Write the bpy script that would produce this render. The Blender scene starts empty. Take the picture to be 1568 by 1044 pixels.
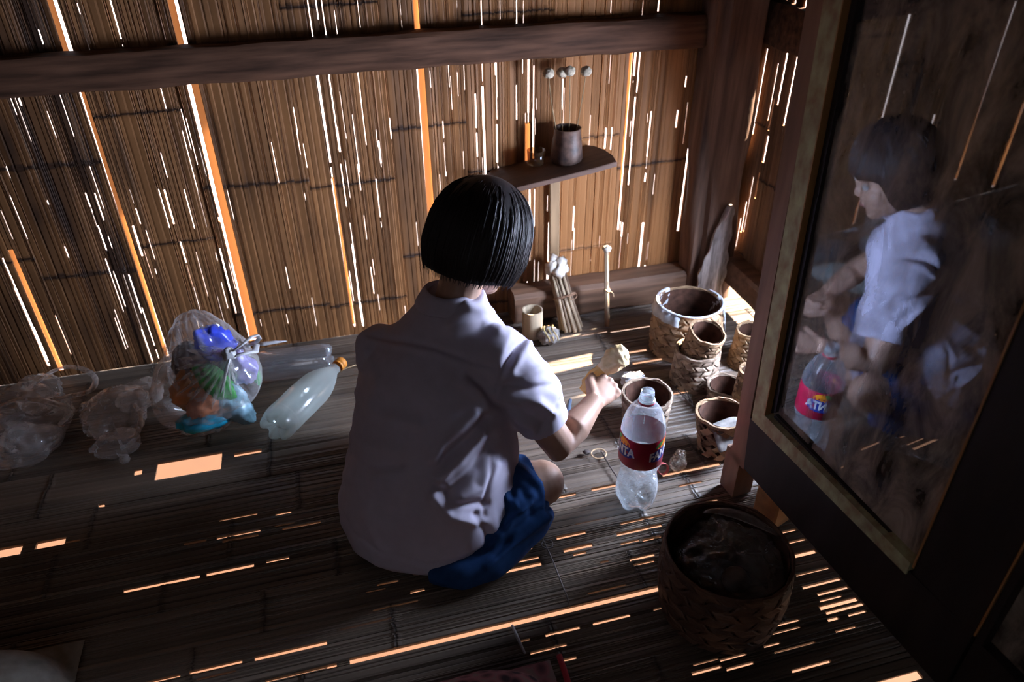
import bpy, bmesh, math, random
import numpy as np
from mathutils import Vector, Matrix, Quaternion, noise as mnoise

S = bpy.context.scene
COL = S.collection
PI = math.pi
rnd = random.Random(7)

# ------------------------------------------------------------------ camera
F_PX, CX, CY, CAM_H = 1140.0, 784.0, 522.0, 1.25
CR = np.array([[0.96631139, -0.14967708, 0.20937780],
               [-0.25725686, -0.53697265, 0.80341725],
               [-0.00782299, -0.83021512, -0.55738824]])   # world <- camera (x right, y down, z forward)
CAMP = np.array([0.0, 0.0, CAM_H])
cam = bpy.data.cameras.new('camera')
cam.sensor_width = 36.0
cam.lens = F_PX * 36.0 / 1568.0
cam.clip_start = 0.05
cam.dof.use_dof = True
cam.dof.focus_distance = 1.55
cam.dof.aperture_fstop = 3.2
cam_o = bpy.data.objects.new('camera', cam)
COL.objects.link(cam_o)
M = Matrix.Identity(4)
for i in range(3):
    M[i][0] = CR[i, 0]; M[i][1] = -CR[i, 1]; M[i][2] = -CR[i, 2]
M.translation = Vector((0, 0, CAM_H))
cam_o.matrix_world = M
S.camera = cam_o

# ------------------------------------------------------------------ world, sun, large area lights, exposure
vs = S.view_settings
vs.view_transform = 'Standard'; vs.look = 'None'; vs.gamma = 1.0; vs.use_curve_mapping = False
vs.exposure = 0.0
S.cycles.max_bounces = 8
S.cycles.transparent_max_bounces = 24
S.cycles.use_denoising = True
S.cycles.sample_clamp_indirect = 6.0
S.cycles.caustics_reflective = False
S.cycles.caustics_refractive = False

world = bpy.data.worlds.new('sky'); S.world = world; world.use_nodes = True
bg = world.node_tree.nodes['Background']
bg.inputs[0].default_value = (0.80, 0.86, 1.0, 1); bg.inputs[1].default_value = 2.2

SUN_D = Vector((-0.77, -0.08, -0.63)).normalized()
sl = bpy.data.lights.new('sun', 'SUN'); sl.energy = 72.0; sl.angle = 0.01; sl.color = (1.0, 0.86, 0.68)
so = bpy.data.objects.new('sun', sl); COL.objects.link(so)
so.rotation_euler = SUN_D.to_track_quat('-Z', 'Y').to_euler(); so.location = (4, 1, 4)

def area(name, loc, target, sx, sy, watts, color):
    l = bpy.data.lights.new(name, 'AREA'); l.shape = 'RECTANGLE'; l.size = sx; l.size_y = sy
    l.energy = watts; l.color = color
    o = bpy.data.objects.new(name, l); COL.objects.link(o); o.location = loc
    o.rotation_euler = (Vector(target) - Vector(loc)).to_track_quat('-Z', 'Y').to_euler()
    return o
wd = area('window_daylight', (1.30, 1.21, 0.53), (0.2, 1.04, 0.22), 0.24, 0.42, 42.0, (0.64, 0.75, 1.0))
wd.data.spread = math.radians(160)
area('added_fill_lamp', (-0.60, -1.03, 1.15), (0.0, 1.4, 0.3), 0.4, 1.1, 0.55, (1.0, 0.67, 0.56))  # added fill lamp behind the camera, no known source there

# ------------------------------------------------------------------ helpers
def ray(px, py):
    d = CR @ np.array([px - CX, py - CY, F_PX]); return d / np.linalg.norm(d)
def fl(px, py, z=0.0):                      # point of height z seen at that pixel
    d = ray(px, py); p = CAMP + d * ((z - CAM_H) / d[2]); return Vector(p)
def wl(px, py, Y=1.97):                     # point of the plane y = Y
    d = ray(px, py); p = CAMP + d * (Y / d[1]); return Vector(p)
def xl(px, py, X):
    d = ray(px, py); p = CAMP + d * (X / d[0]); return Vector(p)
def proj(P):
    q = CR.T @ (np.array(P) - CAMP); return CX + F_PX * q[0] / q[2], CY + F_PX * q[1] / q[2]

class MB:
    def __init__(s): s.v = []; s.f = []; s.mi = []; s.tone = []; s.node = []; s.cur = 0
    def add(s, vs_, fs_, tone=0.0, node=None):
        b = len(s.v); s.v += [tuple(p) for p in vs_]
        s.f += [tuple(b + i for i in f) for f in fs_]; s.mi += [s.cur] * len(fs_)
        s.tone += [tone] * len(vs_); s.node += list(node) if node is not None else [0.0] * len(vs_)
        return b
    def box(s, c, d, rot=None, tone=0.0, bev=0.0):
        c = Vector(c); h = Vector(d) / 2
        if bev > 0:
            b = min(bev, h.x * .6, h.y * .6, h.z * .6)
            prof = [(-1, -1), (1, -1), (1, 1), (-1, 1)]
            def ringz(z, inset):
                r = []
                for sx, sy in prof:
                    X = sx * (h.x - inset); Y = sy * (h.y - inset)
                    p, q = (X, Y - sy * b, z), (X - sx * b, Y, z)
                    r += [p, q] if sx * sy > 0 else [q, p]
                return r
            r0 = ringz(-h.z, b * .6); r1 = ringz(-h.z + b, 0); r2 = ringz(h.z - b, 0); r3 = ringz(h.z, b * .6)
            rings = [[Vector(p) for p in r] for r in (r0, r1, r2, r3)]
            if rot is not None: rings = [[rot @ p for p in r] for r in rings]
            rings = [[p + c for p in r] for r in rings]
            s.loft(rings, True, True, tone); return
        vs_ = [Vector((x, y, z)) for z in (-h.z, h.z) for y in (-h.y, h.y) for x in (-h.x, h.x)]
        if rot is not None: vs_ = [rot @ p for p in vs_]
        s.add([p + c for p in vs_], [(0, 2, 3, 1), (4, 5, 7, 6), (0, 1, 5, 4), (2, 6, 7, 3), (0, 4, 6, 2), (1, 3, 7, 5)], tone)
    def loft(s, rings, cap0=True, cap1=True, tone=0.0, closed=True):
        n = len(rings[0]); vs_ = [p for r in rings for p in r]; fs_ = []
        for i in range(len(rings) - 1):
            for j in range(n if closed else n - 1):
                k = (j + 1) % n
                fs_.append((i * n + j, i * n + k, (i + 1) * n + k, (i + 1) * n + j))
        if cap0: fs_.append(tuple(range(n))[::-1])
        if cap1: fs_.append(tuple((len(rings) - 1) * n + j for j in range(n)))
        s.add(vs_, fs_, tone)
    def tube(s, pts, rad, n=8, cap=True, tone=0.0, flat=1.0, upv=None):
        pts = [Vector(p) for p in pts]
        if not isinstance(rad, (list, tuple)): rad = [rad] * len(pts)
        rings = []; prev = None
        for i, p in enumerate(pts):
            t = (pts[min(i + 1, len(pts) - 1)] - pts[max(i - 1, 0)]).normalized()
            if prev is None:
                a = Vector(upv) if upv is not None else (Vector((0, 0, 1)) if abs(t.z) < .9 else Vector((1, 0, 0)))
            else: a = prev
            a = (a - t * a.dot(t)).normalized(); prev = a; b = t.cross(a)
            rings.append([p + (a * math.cos(2 * PI * k / n) * flat + b * math.sin(2 * PI * k / n)) * rad[i] for k in range(n)])
        s.loft(rings, cap, cap, tone)
    def lathe(s, prof, n=24, c=(0, 0, 0), mat=None, cap0=False, cap1=False, tone=0.0, mod=None):
        rings = []
        for (r, z) in prof:
            ring = []
            for k in range(n):
                a = 2 * PI * k / n; rr, zz = (r, z) if mod is None else mod(r, z, a)
                p = Vector((rr * math.cos(a), rr * math.sin(a), zz))
                if mat is not None: p = mat @ p
                ring.append(p + Vector(c))
            rings.append(ring)
        s.loft(rings, cap0, cap1, tone)
    def ball(s, c, r, nu=16, nv=10, rot=None, tone=0.0):
        if not isinstance(r, (list, tuple)): r = (r, r, r)
        rings = []
        for i in range(nv + 1):
            th = -PI / 2 + PI * (i + (0.02 if i == 0 else -0.02 if i == nv else 0)) / nv
            ring = []
            for k in range(nu):
                a = 2 * PI * k / nu
                p = Vector((r[0] * math.cos(th) * math.cos(a), r[1] * math.cos(th) * math.sin(a), r[2] * math.sin(th)))
                if rot is not None: p = rot @ p
                ring.append(p + Vector(c))
            rings.append(ring)
        s.loft(rings, True, True, tone)
    def mesh(s, name):
        me = bpy.data.meshes.new(name); me.from_pydata(s.v, [], s.f)
        me.polygons.foreach_set('material_index', s.mi)
        a = me.attributes.new('tone', 'FLOAT', 'POINT'); a.data.foreach_set('value', s.tone)
        a = me.attributes.new('node', 'FLOAT', 'POINT'); a.data.foreach_set('value', s.node)
        me.update(); return me
    def build(s, name, mat, parent=None, smooth=True, angle=None, fix=False):
        me = s.mesh(name); return link(name, me, mat, parent, smooth, angle, fix)

def link(name, me, mat, parent=None, smooth=True, angle=None, fix=True):
    if fix:
        bm = bmesh.new(); bm.from_mesh(me); bmesh.ops.recalc_face_normals(bm, faces=bm.faces); bm.to_mesh(me); bm.free()
    for m in (mat if isinstance(mat, (list, tuple)) else [mat]): me.materials.append(m)
    if smooth:
        me.polygons.foreach_set('use_smooth', [True] * len(me.polygons))
        if angle is not None:
            me.set_sharp_from_angle(angle=math.radians(angle))
    o = bpy.data.objects.new(name, me); COL.objects.link(o)
    if parent is not None:
        o.parent = parent
        o.matrix_parent_inverse = parent.matrix_basis.inverted()
    return o

def tag(o, label, cat, group=None, kind=None):
    o['label'] = label; o['category'] = cat
    if group: o['group'] = group
    if kind: o['kind'] = kind
    return o
def thing(name, loc, label, cat, group=None):
    o = bpy.data.objects.new(name, None); o.empty_display_size = .05; COL.objects.link(o); o.location = loc
    return tag(o, label, cat, group)
def struct(o, label=None):
    o['kind'] = 'structure'
    if label: o['label'] = label
    return o

def remeshed(mb, voxel, smooth_it=4, parent_name='tmp'):
    """union of closed shapes as one smooth skin"""
    me = mb.mesh('tmp'); o = bpy.data.objects.new('tmp', me); COL.objects.link(o)
    bm = bmesh.new(); bm.from_mesh(me); bmesh.ops.recalc_face_normals(bm, faces=bm.faces); bm.to_mesh(me); bm.free()
    md = o.modifiers.new('r', 'REMESH'); md.mode = 'VOXEL'; md.voxel_size = voxel; md.adaptivity = 0
    if smooth_it:
        sm = o.modifiers.new('s', 'SMOOTH'); sm.factor = .5; sm.iterations = smooth_it
    dg = bpy.context.evaluated_depsgraph_get(); dg.update()
    out = bpy.data.meshes.new_from_object(o.evaluated_get(dg))
    bpy.data.objects.remove(o); bpy.data.meshes.remove(me)
    return out

def nz(p, s=1.0, o=0.0): return mnoise.noise(Vector((p[0] * s + o, p[1] * s + o * .7, p[2] * s - o)))

# ------------------------------------------------------------------ materials
def newmat(name):
    m = bpy.data.materials.new(name); m.use_nodes = True
    return m, m.node_tree.nodes, m.node_tree.links, m.node_tree.nodes['Principled BSDF']
def plain(name, col, rough=.6, spec=.3, metal=0.0, var=0.0, scale=(20, 20, 20), bump=0.0, col2=None):
    m, N, L, P = newmat(name)
    P.inputs['Base Color'].default_value = (*col, 1); P.inputs['Roughness'].default_value = rough
    P.inputs['Specular IOR Level'].default_value = spec; P.inputs['Metallic'].default_value = metal
    if var > 0 or bump > 0 or col2:
        g = N.new('ShaderNodeNewGeometry'); mp = N.new('ShaderNodeMapping'); mp.inputs['Scale'].default_value = scale
        L.new(g.outputs['Position'], mp.inputs['Vector'])
        t = N.new('ShaderNodeTexNoise'); t.inputs['Scale'].default_value = 1.0; t.inputs['Detail'].default_value = 5
        L.new(mp.outputs[0], t.inputs['Vector'])
        r = N.new('ShaderNodeValToRGB'); r.color_ramp.elements[0].position = .3; r.color_ramp.elements[1].position = .7
        c2 = col2 or tuple(c * (1 - var) for c in col)
        r.color_ramp.elements[0].color = (*c2, 1); r.color_ramp.elements[1].color = (*[min(1, c * (1 + var * .6)) for c in col], 1)
        L.new(t.outputs['Fac'], r.inputs[0]); L.new(r.outputs[0], P.inputs['Base Color'])
        if bump > 0:
            b = N.new('ShaderNodeBump'); b.inputs['Strength'].default_value = bump; b.inputs['Distance'].default_value = .004
            L.new(t.outputs['Fac'], b.inputs['Height']); L.new(b.outputs[0], P.inputs['Normal'])
    return m
def bamboo(name, dark, light, scale, rough=.55, spec=.35, big=4.0, grey=None):
    """split bamboo: colour from each strip's own tone, fibres along the strip, dark node bands"""
    m, N, L, P = newmat(name)
    g = N.new('ShaderNodeNewGeometry'); mp = N.new('ShaderNodeMapping'); mp.inputs['Scale'].default_value = scale
    L.new(g.outputs['Position'], mp.inputs['Vector'])
    t = N.new('ShaderNodeTexNoise'); t.inputs['Scale'].default_value = 1; t.inputs['Detail'].default_value = 6; L.new(mp.outputs[0], t.inputs['Vector'])
    t2 = N.new('ShaderNodeTexNoise'); t2.inputs['Scale'].default_value = big; t2.inputs['Detail'].default_value = 3; L.new(g.outputs['Position'], t2.inputs['Vector'])
    at = N.new('ShaderNodeAttribute'); at.attribute_name = 'tone'
    an = N.new('ShaderNodeAttribute'); an.attribute_name = 'node'
    a1 = N.new('ShaderNodeMath'); a1.operation = 'MULTIPLY_ADD'; a1.inputs[1].default_value = .62; L.new(t.outputs['Fac'], a1.inputs[0]); L.new(at.outputs['Fac'], a1.inputs[2])
    a2 = N.new('ShaderNodeMath'); a2.operation = 'MULTIPLY_ADD'; a2.inputs[1].default_value = .7; L.new(t2.outputs['Fac'], a2.inputs[0]); L.new(a1.outputs[0], a2.inputs[2])
    a3 = N.new('ShaderNodeMath'); a3.operation = 'MULTIPLY_ADD'; a3.inputs[1].default_value = -.55; L.new(an.outputs['Fac'], a3.inputs[0]); L.new(a2.outputs[0], a3.inputs[2])
    r = N.new('ShaderNodeValToRGB'); r.color_ramp.elements[0].position = .35; r.color_ramp.elements[1].position = 1.2 if False else 1.0
    r.color_ramp.elements[0].color = (*dark, 1); r.color_ramp.elements[1].color = (*light, 1)
    L.new(a3.outputs[0], r.inputs[0]); L.new(r.outputs[0], P.inputs['Base Color'])
    P.inputs['Roughness'].default_value = rough; P.inputs['Specular IOR Level'].default_value = spec
    b = N.new('ShaderNodeBump'); b.inputs['Strength'].default_value = .35; b.inputs['Distance'].default_value = .002
    L.new(t.outputs['Fac'], b.inputs['Height']); L.new(b.outputs[0], P.inputs['Normal'])
    return m
def clear(name, tint=(1, 1, 1), film=.12, haze=.10, hazecol=(.8, .84, .9), rough=.08, nscale=0, edge=.6):
    """thin clear plastic: see-through with bright glancing edges and a little haze"""
    m, N, L, P = newmat(name); N.remove(P); out = N['Material Output']
    tr = N.new('ShaderNodeBsdfTransparent'); tr.inputs[0].default_value = (*tint, 1)
    gl = N.new('ShaderNodeBsdfGlossy'); gl.inputs['Roughness'].default_value = rough; gl.inputs['Color'].default_value = (1, 1, 1, 1)
    df = N.new('ShaderNodeBsdfDiffuse'); df.inputs[0].default_value = (*hazecol, 1)
    tl = N.new('ShaderNodeBsdfTranslucent'); tl.inputs[0].default_value = (*hazecol, 1)
    ad = N.new('ShaderNodeMixShader'); ad.inputs[0].default_value = .5; L.new(df.outputs[0], ad.inputs[1]); L.new(tl.outputs[0], ad.inputs[2])
    lw = N.new('ShaderNodeLayerWeight'); lw.inputs['Blend'].default_value = .25
    ma = N.new('ShaderNodeMath'); ma.operation = 'MULTIPLY_ADD'; ma.inputs[1].default_value = edge; ma.inputs[2].default_value = film; ma.use_clamp = True
    L.new(lw.outputs['Facing'], ma.inputs[0])
    mh = N.new('ShaderNodeMixShader'); mh.inputs[0].default_value = haze
    L.new(tr.outputs[0], mh.inputs[1]); L.new(ad.outputs[0], mh.inputs[2])
    if nscale:
        g = N.new('ShaderNodeNewGeometry'); t = N.new('ShaderNodeTexNoise'); t.inputs['Scale'].default_value = nscale; t.inputs['Detail'].default_value = 4; t.inputs['Distortion'].default_value = 1.5
        L.new(g.outputs['Position'], t.inputs['Vector'])
        mr = N.new('ShaderNodeMapRange'); mr.inputs['From Min'].default_value = .4; mr.inputs['From Max'].default_value = .75
        mr.inputs['To Min'].default_value = haze * .4; mr.inputs['To Max'].default_value = min(1, haze * 3.2)
        L.new(t.outputs['Fac'], mr.inputs['Value']); L.new(mr.outputs[0], mh.inputs[0])
        b = N.new('ShaderNodeBump'); b.inputs['Strength'].default_value = .35; b.inputs['Distance'].default_value = .01; L.new(t.outputs['Fac'], b.inputs['Height']); L.new(b.outputs[0], gl.inputs['Normal'])
    hz = N.new('ShaderNodeMath'); hz.operation = 'MULTIPLY_ADD'; hz.inputs[1].default_value = edge * .55; hz.use_clamp = True
    L.new(lw.outputs['Facing'], hz.inputs[0])
    if mh.inputs[0].is_linked: L.new(mh.inputs[0].links[0].from_socket, hz.inputs[2])
    else: hz.inputs[2].default_value = haze
    L.new(hz.outputs[0], mh.inputs[0])
    mx = N.new('ShaderNodeMixShader'); L.new(ma.outputs[0], mx.inputs[0]); L.new(mh.outputs[0], mx.inputs[1]); L.new(gl.outputs[0], mx.inputs[2])
    mm = N.new('ShaderNodeMixShader'); mm.inputs[0].default_value = .55
    L.new(mh.outputs[0], mm.inputs[1]); L.new(mx.outputs[0], mm.inputs[2]); L.new(mm.outputs[0], out.inputs[0])
    return m

MAT = {}
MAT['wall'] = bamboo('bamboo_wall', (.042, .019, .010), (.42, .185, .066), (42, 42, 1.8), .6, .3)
MAT['wall_r'] = bamboo('bamboo_wall_side', (.050, .024, .014), (.36, .19, .09), (70, 70, 2.5), .6, .3)
MAT['floor'] = bamboo('bamboo_floor', (.048, .035, .027), (.25, .188, .14), (2.5, 70, 70), .45, .5)
MAT['wood'] = plain('dark_wood', (.12, .057, .033), .75, .2, 0, .65, (5, 55, 55), .8)
MAT['postwood'] = plain('weathered_wood', (.17, .10, .07), .7, .25, 0, .6, (40, 40, 3), .5, (.05, .026, .018))
MAT['rail'] = plain('brown_wood', (.20, .11, .068), .65, .3, 0, .5, (3, 40, 40), .3)
MAT['dark'] = plain('smoke_dark_boards', (.035, .024, .022), .8, .2, 0, .4, (6, 6, 2))

# ------------------------------------------------------------------ floor and walls of split bamboo
def strips(mb, vlo, vhi, ulo, uhi, gaps, mapf, thick, wmin, wmax, swid, nodegap, seed, lift=.004, groove=.0016, bias=None):
    """strips run along u, side by side along v; gaps = (v, u0, u1, width) are left open right through"""
    R = random.Random(seed)
    gl = [(v - w / 2, v + w / 2, min(a, b), max(a, b)) for v, a, b, w in gaps if vlo < v < vhi]
    cuts = [vlo]
    while cuts[-1] < vhi: cuts.append(cuts[-1] + R.uniform(wmin, wmax))
    cuts[-1] = vhi
    cuts = [c for c in cuts if c in (vlo, vhi) or not any(a - .0025 < c < b + .0025 for a, b, _, _ in gl)]
    for a, b, _, _ in gl: cuts += [a, b]
    cuts = sorted(c for c in cuts if vlo <= c <= vhi)
    c2 = [cuts[0]]
    for c in cuts[1:]:
        if c - c2[-1] > .0006: c2.append(c)
    sheets = [vlo]
    while sheets[-1] < vhi: sheets.append(sheets[-1] + R.uniform(*swid))
    info = []
    for _ in sheets:
        n0 = ulo + R.uniform(.02, nodegap); nodes = []
        while n0 < uhi: nodes.append(n0); n0 += nodegap * R.uniform(.8, 1.25)
        info.append((R.uniform(-.14, .14), R.uniform(0, lift), nodes, R.uniform(-.03, .03)))
    for v0, v1 in zip(c2, c2[1:]):
        mid = (v0 + v1) / 2; wd = v1 - v0
        si = max(i for i, s0 in enumerate(sheets) if s0 <= mid + 1e-9)
        st, sw, nodes, lean = info[si]
        holes = sorted((u0, u1) for a, b, u0, u1 in gl if a - 1e-4 < mid < b + 1e-4)
        segs = []; u = ulo
        for h0, h1 in holes:
            if h0 > u + .002: segs.append((u, min(h0, uhi)))
            u = max(u, h1)
        if u < uhi - .002: segs.append((u, uhi))
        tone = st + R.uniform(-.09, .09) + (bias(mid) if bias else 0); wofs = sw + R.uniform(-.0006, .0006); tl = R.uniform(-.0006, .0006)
        for u0, u1 in segs:
            us = [(u0, 0, 0)]
            for nd in nodes:
                k = nd + lean * (mid - sheets[si]) + R.uniform(-.002, .002)
                if u0 + .02 < k < u1 - .02:
                    us += [(k - .010, 0, 0), (k - .004, .0022, .3), (k, .0008, 1), (k + .003, .0018, .35), (k + .010, 0, 0)]
            us.append((u1, 0, 0))
            n = max(1, int((u1 - u0) / .25))
            us += [(u0 + (u1 - u0) * i / n, 0, 0) for i in range(1, n)]
            us.sort(); rings = []; nodev = []
            g = min(groove, wd * .3)
            for (uu, bump, nn) in us:
                wob = .0007 * math.sin(uu * 9 + v0 * 40)
                prof = [(v0, -thick), (v0, -g), (v0 + wd * .22, tl), (v0 + wd * .78, -tl), (v1, -g), (v1, -thick)]
                rings.append([mapf(uu, a, b + (wofs + bump + wob if b > -thick else wofs)) for a, b in prof]); nodev += [nn] * 6
            k = len(rings); nv = 6; fs_ = []
            for i in range(k - 1):
                for j in range(nv):
                    jj = (j + 1) % nv; fs_.append((i * nv + j, i * nv + jj, (i + 1) * nv + jj, (i + 1) * nv + j))
            fs_.append(tuple(range(nv))[::-1]); fs_.append(tuple((k - 1) * nv + j for j in range(nv)))
            mb.add([p for r in rings for p in r], fs_, tone, nodev)

WX0, WX1, WY0, WY1, WZ1 = -1.9, 1.25, -1.0, 1.97, 2.1

# --- openings of the floor: (x0, y0, x1, y1, width) as seen ends
FL = '''188 901 305 880 4;315 876 388 862 4;407 857 442 851 3;214 1044 275 1031 4;289 1028 370 1008 5;389 1003 500 982 5;300 1037 360 1024 2;405 1040 500 1018 2
500 1019 515 1016 6;535 1011 1012 897 8;335 793 393 783 2;281 830 315 825 2;331 821 398 808 3;340 826 395 816 2;420 803 450 797 2;432 808 490 795 2.5;421 784 445 780 2
577 892 610 888 2;628 904 650 901 3;742 879 829 860 5;770 862 825 850 2.5;787 835 815 830 2;796 840 815 836 2;852 822 897 812 4;863 841 907 831 4;878 847 898 843 3
917 853 935 860 2;944 816 1014 802 4;950 800 1000 789 3;1000 788 1020 786 2.5;950 830 980 825 3;984 826 1013 819 3;964 853 1003 846 3;970 861 1003 856 2
835 970 888 958 3.5;908 953 965 939 3.5;812 998 868 985 2.5;858 1010 883 1004 3;795 980 812 977 2;852 760 882 753 4;905 747 945 740 4;1012 722 1105 710 5;1040 742 1075 734 2.5;1085 765 1100 762 2
1204 851 1251 841 7;1229 898 1288 884 4;1252 908 1300 897 4;1255 917 1290 910 2.5;1255 928 1314 915 6;1265 936 1323 922 4;1268 947 1285 943 4;1300 940 1327 932 3;1280 965 1312 957 2.5
1175 958 1225 947 3;1180 968 1227 958 2;1170 988 1195 982 3;1185 996 1250 982 2;1060 1030 1105 1018 4;1103 1010 1143 998 3;1062 1017 1100 1005 2.5;1112 1022 1155 1013 3;1213 1026 1272 1009 4
1195 813 1220 807 2.5;1198 830 1235 822 2.5;1220 880 1270 866 2;935 507 1015 493 3;890 512 930 505 2.5;968 554 1025 545 4;960 538 990 532 3;1022 605 1060 593 3;150 772 160 770 3
1340 1047 1412 1030 14;560 905 590 899 1.5;570 930 640 918 1.2;520 960 600 944 1.2;900 905 960 893 1.2;1000 930 1080 914 1.5;1100 985 1160 972 1.5;700 792 740 784 2;880 800 930 790 1.5;1040 800 1090 792 1.5'''
fgaps = []
for seg in FL.replace('\n', ';').split(';'):
    a, b, c, d, w = map(float, seg.split())
    A = fl(a, b); B = fl(c, d); m = fl((a + c) / 2, (b + d) / 2); m2 = fl((a + c) / 2, (b + d) / 2 + w)
    fgaps.append(((A.y + B.y) / 2, A.x, B.x, abs(m.y - m2.y) + .0012))
# the two wide holes between floor sheets
for (a, b, c, d, w) in [(238, 722, 339, 702, 25), (358, 697, 400, 687, 5), (205, 722, 217, 720, 8), (-90, 860, 32, 838, 13), (53, 834, 99, 824, 11), (99, 829, 122, 822, 3)]:
    A = fl(a, b); B = fl(c, d); m = fl((a + c) / 2, (b + d) / 2 - w / 2); m2 = fl((a + c) / 2, (b + d) / 2 + w / 2)
    fgaps.append(((A.y + B.y) / 2, A.x, B.x, abs(m.y - m2.y)))
fb = MB()
strips(fb, WY0, WY1 + .02, WX0, WX1 + .05, fgaps, lambda u, v, w: (u, v, w - .006), .006, .007, .017, (.09, .15), .42, 3)
floor = struct(fb.build('floor', MAT['floor'], smooth=False))

# --- slits of the back wall: px x0 y0 x1 y1 width
WS = '''168 0 191 80 3;60 45 66 68 3;124 30 137 78 2.5;245 25 255 60 2;472 0 478 57 3;484 0 488 38 3;493 0 498 55 2;513 15 516 55 3;547 0 552 42 3;581 0 583 30 2;612 0 616 45 2;736 0 738 40 4;766 0 766 37 2
791 0 791 36 2;802 0 801 36 2;843 0 845 18 3;935 0 935 20 3;984 0 983 25 4;1010 0 1006 20 3;700 0 700 12 2
90 145 119 220 3;17 150 25 176 4;28 150 33 162 4;25 190 80 320 3;80 320 103 395 4;30 220 50 275 2.5;7 247 14 263 3;227 235 236 265 4;278 200 318 350 3;130 295 150 350 3;145 295 160 340 3
200 290 216 350 2;235 290 268 350 3;253 290 267 350 4;280 290 300 350 2;0 395 80 560 5;20 440 75 560 3;150 345 165 390 4;165 395 186 480 3;175 415 190 470 2;188 420 235 555 4;197 420 216 480 3
220 470 241 550 2;205 345 217 395 5;224 370 240 420 3;275 370 309 480 4;300 385 320 460 2;312 375 345 500 3;335 380 372 515 4;306 225 316 270 3;318 270 340 345 4
483 108 545 500 5;503 106 527 280 5;548 104 566 265 4;521 140 530 215 3;540 175 551 270 4;580 215 585 262 4;596 180 600 215 2;575 273 585 350 4;523 250 555 500 3;550 250 570 450 3;578 450 583 480 3;549 448 556 500 4
737 88 744 270 4;727 143 733 270 3;757 90 764 262 3;768 120 768 160 3;790 130 792 190 2;800 84 800 115 3;809 83 809 248 4;816 100 818 245 4;822 150 822 170 3;709 200 711 270 2;679 185 682 270 1.5
931 78 929 227 3;937 130 938 235 3;962 76 955 277 7;953 290 950 353 6;972 75 970 133 4;979 75 976 148 3;969 148 965 283 4;996 170 988 280 3;1050 116 1049 133 2;1075 104 1072 142 3;1083 69 1078 130 2.5
1037 168 1035 195 3;1060 168 1042 330 3.5;1051 227 1040 353 4;1057 327 1050 400 5;1048 345 1043 395 4;878 315 877 353 3;811 289 811 324 3;818 289 818 347 4;838 340 840 447 5;875 340 874 442 4;952 340 948 412 3;982 340 979 418 5;989 372 988 418 3
809 430 806 458 6;817 402 819 447 3;824 400 824 447 2;150 90 160 140 2;118 5 124 25 2;905 340 905 400 1.5;920 300 918 380 1.5;860 120 862 170 2;700 110 702 150 1.5'''
wgaps = []; R_ = random.Random(11)
for seg in WS.replace('\n', ';').split(';'):
    a, b, c, d, w = map(float, seg.split())
    A = wl(a, b); B = wl(c, d); m = wl((a + c) / 2, (b + d) / 2); m2 = wl((a + c) / 2 + w, (b + d) / 2)
    ob = abs(m.x) / 1.97 * .005                                  # a slit seen askew must be a little wider
    wd_ = abs(m2.x - m.x) * (.58 if A.x > 0 else .48) + ob * .7 + .0003; zt_, zb_ = max(A.z, B.z), min(A.z, B.z); z_ = zt_
    while z_ > zb_ + .008:                                       # a slit widens, thins and closes where the splints touch
        ln_ = R_.uniform(.04, .16); z1_ = max(zb_, z_ - ln_)
        if R_.random() < .88: wgaps.append(((A.x + B.x) / 2 + R_.uniform(-.0006, .0006), z_, z1_ + R_.choice((.0, .0, .004, .012)), wd_ * R_.choice((.35, .6, .9, 1.1))))
        z_ = z1_
# wide seams between the wall sheets, floor to eaves: x, z0, z1, width
SEAM = [(-.521, .015, .80, .011), (-.521, .84, 1.5, .020), (-.275, .03, .80, .026), (-.275, .84, 1.5, .022), (.277, .30, .80, .020), (.277, .84, 1.5, .013),
        (-.80, .02, .40, .012), (.5635, .47, .60, .014), (.018, .03, .50, .007), (.858, .24, .775, .008), (-1.05, .1, 1.5, .014), (-1.32, .02, .7, .02), (-1.6, .1, 1.4, .014)]
for k in range(90):                                             # hair cracks
    x_ = R_.uniform(-1.15, .5) if k < 64 else R_.uniform(.3, 1.05); z_ = R_.uniform(.02, .72)
    wgaps.append((x_, z_, z_ + R_.uniform(.02, .14), R_.uniform(.0008, .0016) + abs(x_) * .0016))
wgaps += SEAM
wb = MB()
strips(wb, WX0, WX1 + .02, 0.0, WZ1, wgaps, lambda u, v, w: (v, WY1 - w, u), .005, .009, .020, (.20, .28), .37, 5, lift=.006, groove=.0009, bias=lambda x: .22 * min(1, max(0, (x - .15) / .4)) - .14 * min(1, max(0, (-.05 - x) / .35)) + .08)  # bias paints the light fall into the sheets: brighter right, darker left
# sunlit edge laths of the seams, just outside
wb.cur = 1
for (x, z0, z1, w), off in zip(SEAM, (.10, -.30, .26, -.26, .10, .18, .05, 0, .1, -.55, .2, 0, 0)):
    wb.box((x * 1.0051 + off * w, WY1 + .010, (z0 + z1) / 2), (w * 1.05, .004, z1 - z0), Matrix.Rotation(.01, 3, 'Y'), .1)
m, N, L, P = newmat('bamboo_edge_glowing_through')
P.inputs['Base Color'].default_value = (.45, .28, .15, 1)
tl = N.new('ShaderNodeBsdfTranslucent'); tl.inputs[0].default_value = (.66, .41, .23, 1)
mx = N.new('ShaderNodeMixShader'); mx.inputs[0].default_value = .75; L.new(P.outputs[0], mx.inputs[1]); L.new(tl.outputs[0], mx.inputs[2]); L.new(mx.outputs[0], N['Material Output'].inputs[0])
MAT['edge'] = m
wall_back = struct(wb.build('wall_back', [MAT['wall'], MAT['edge']], smooth=False))

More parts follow.
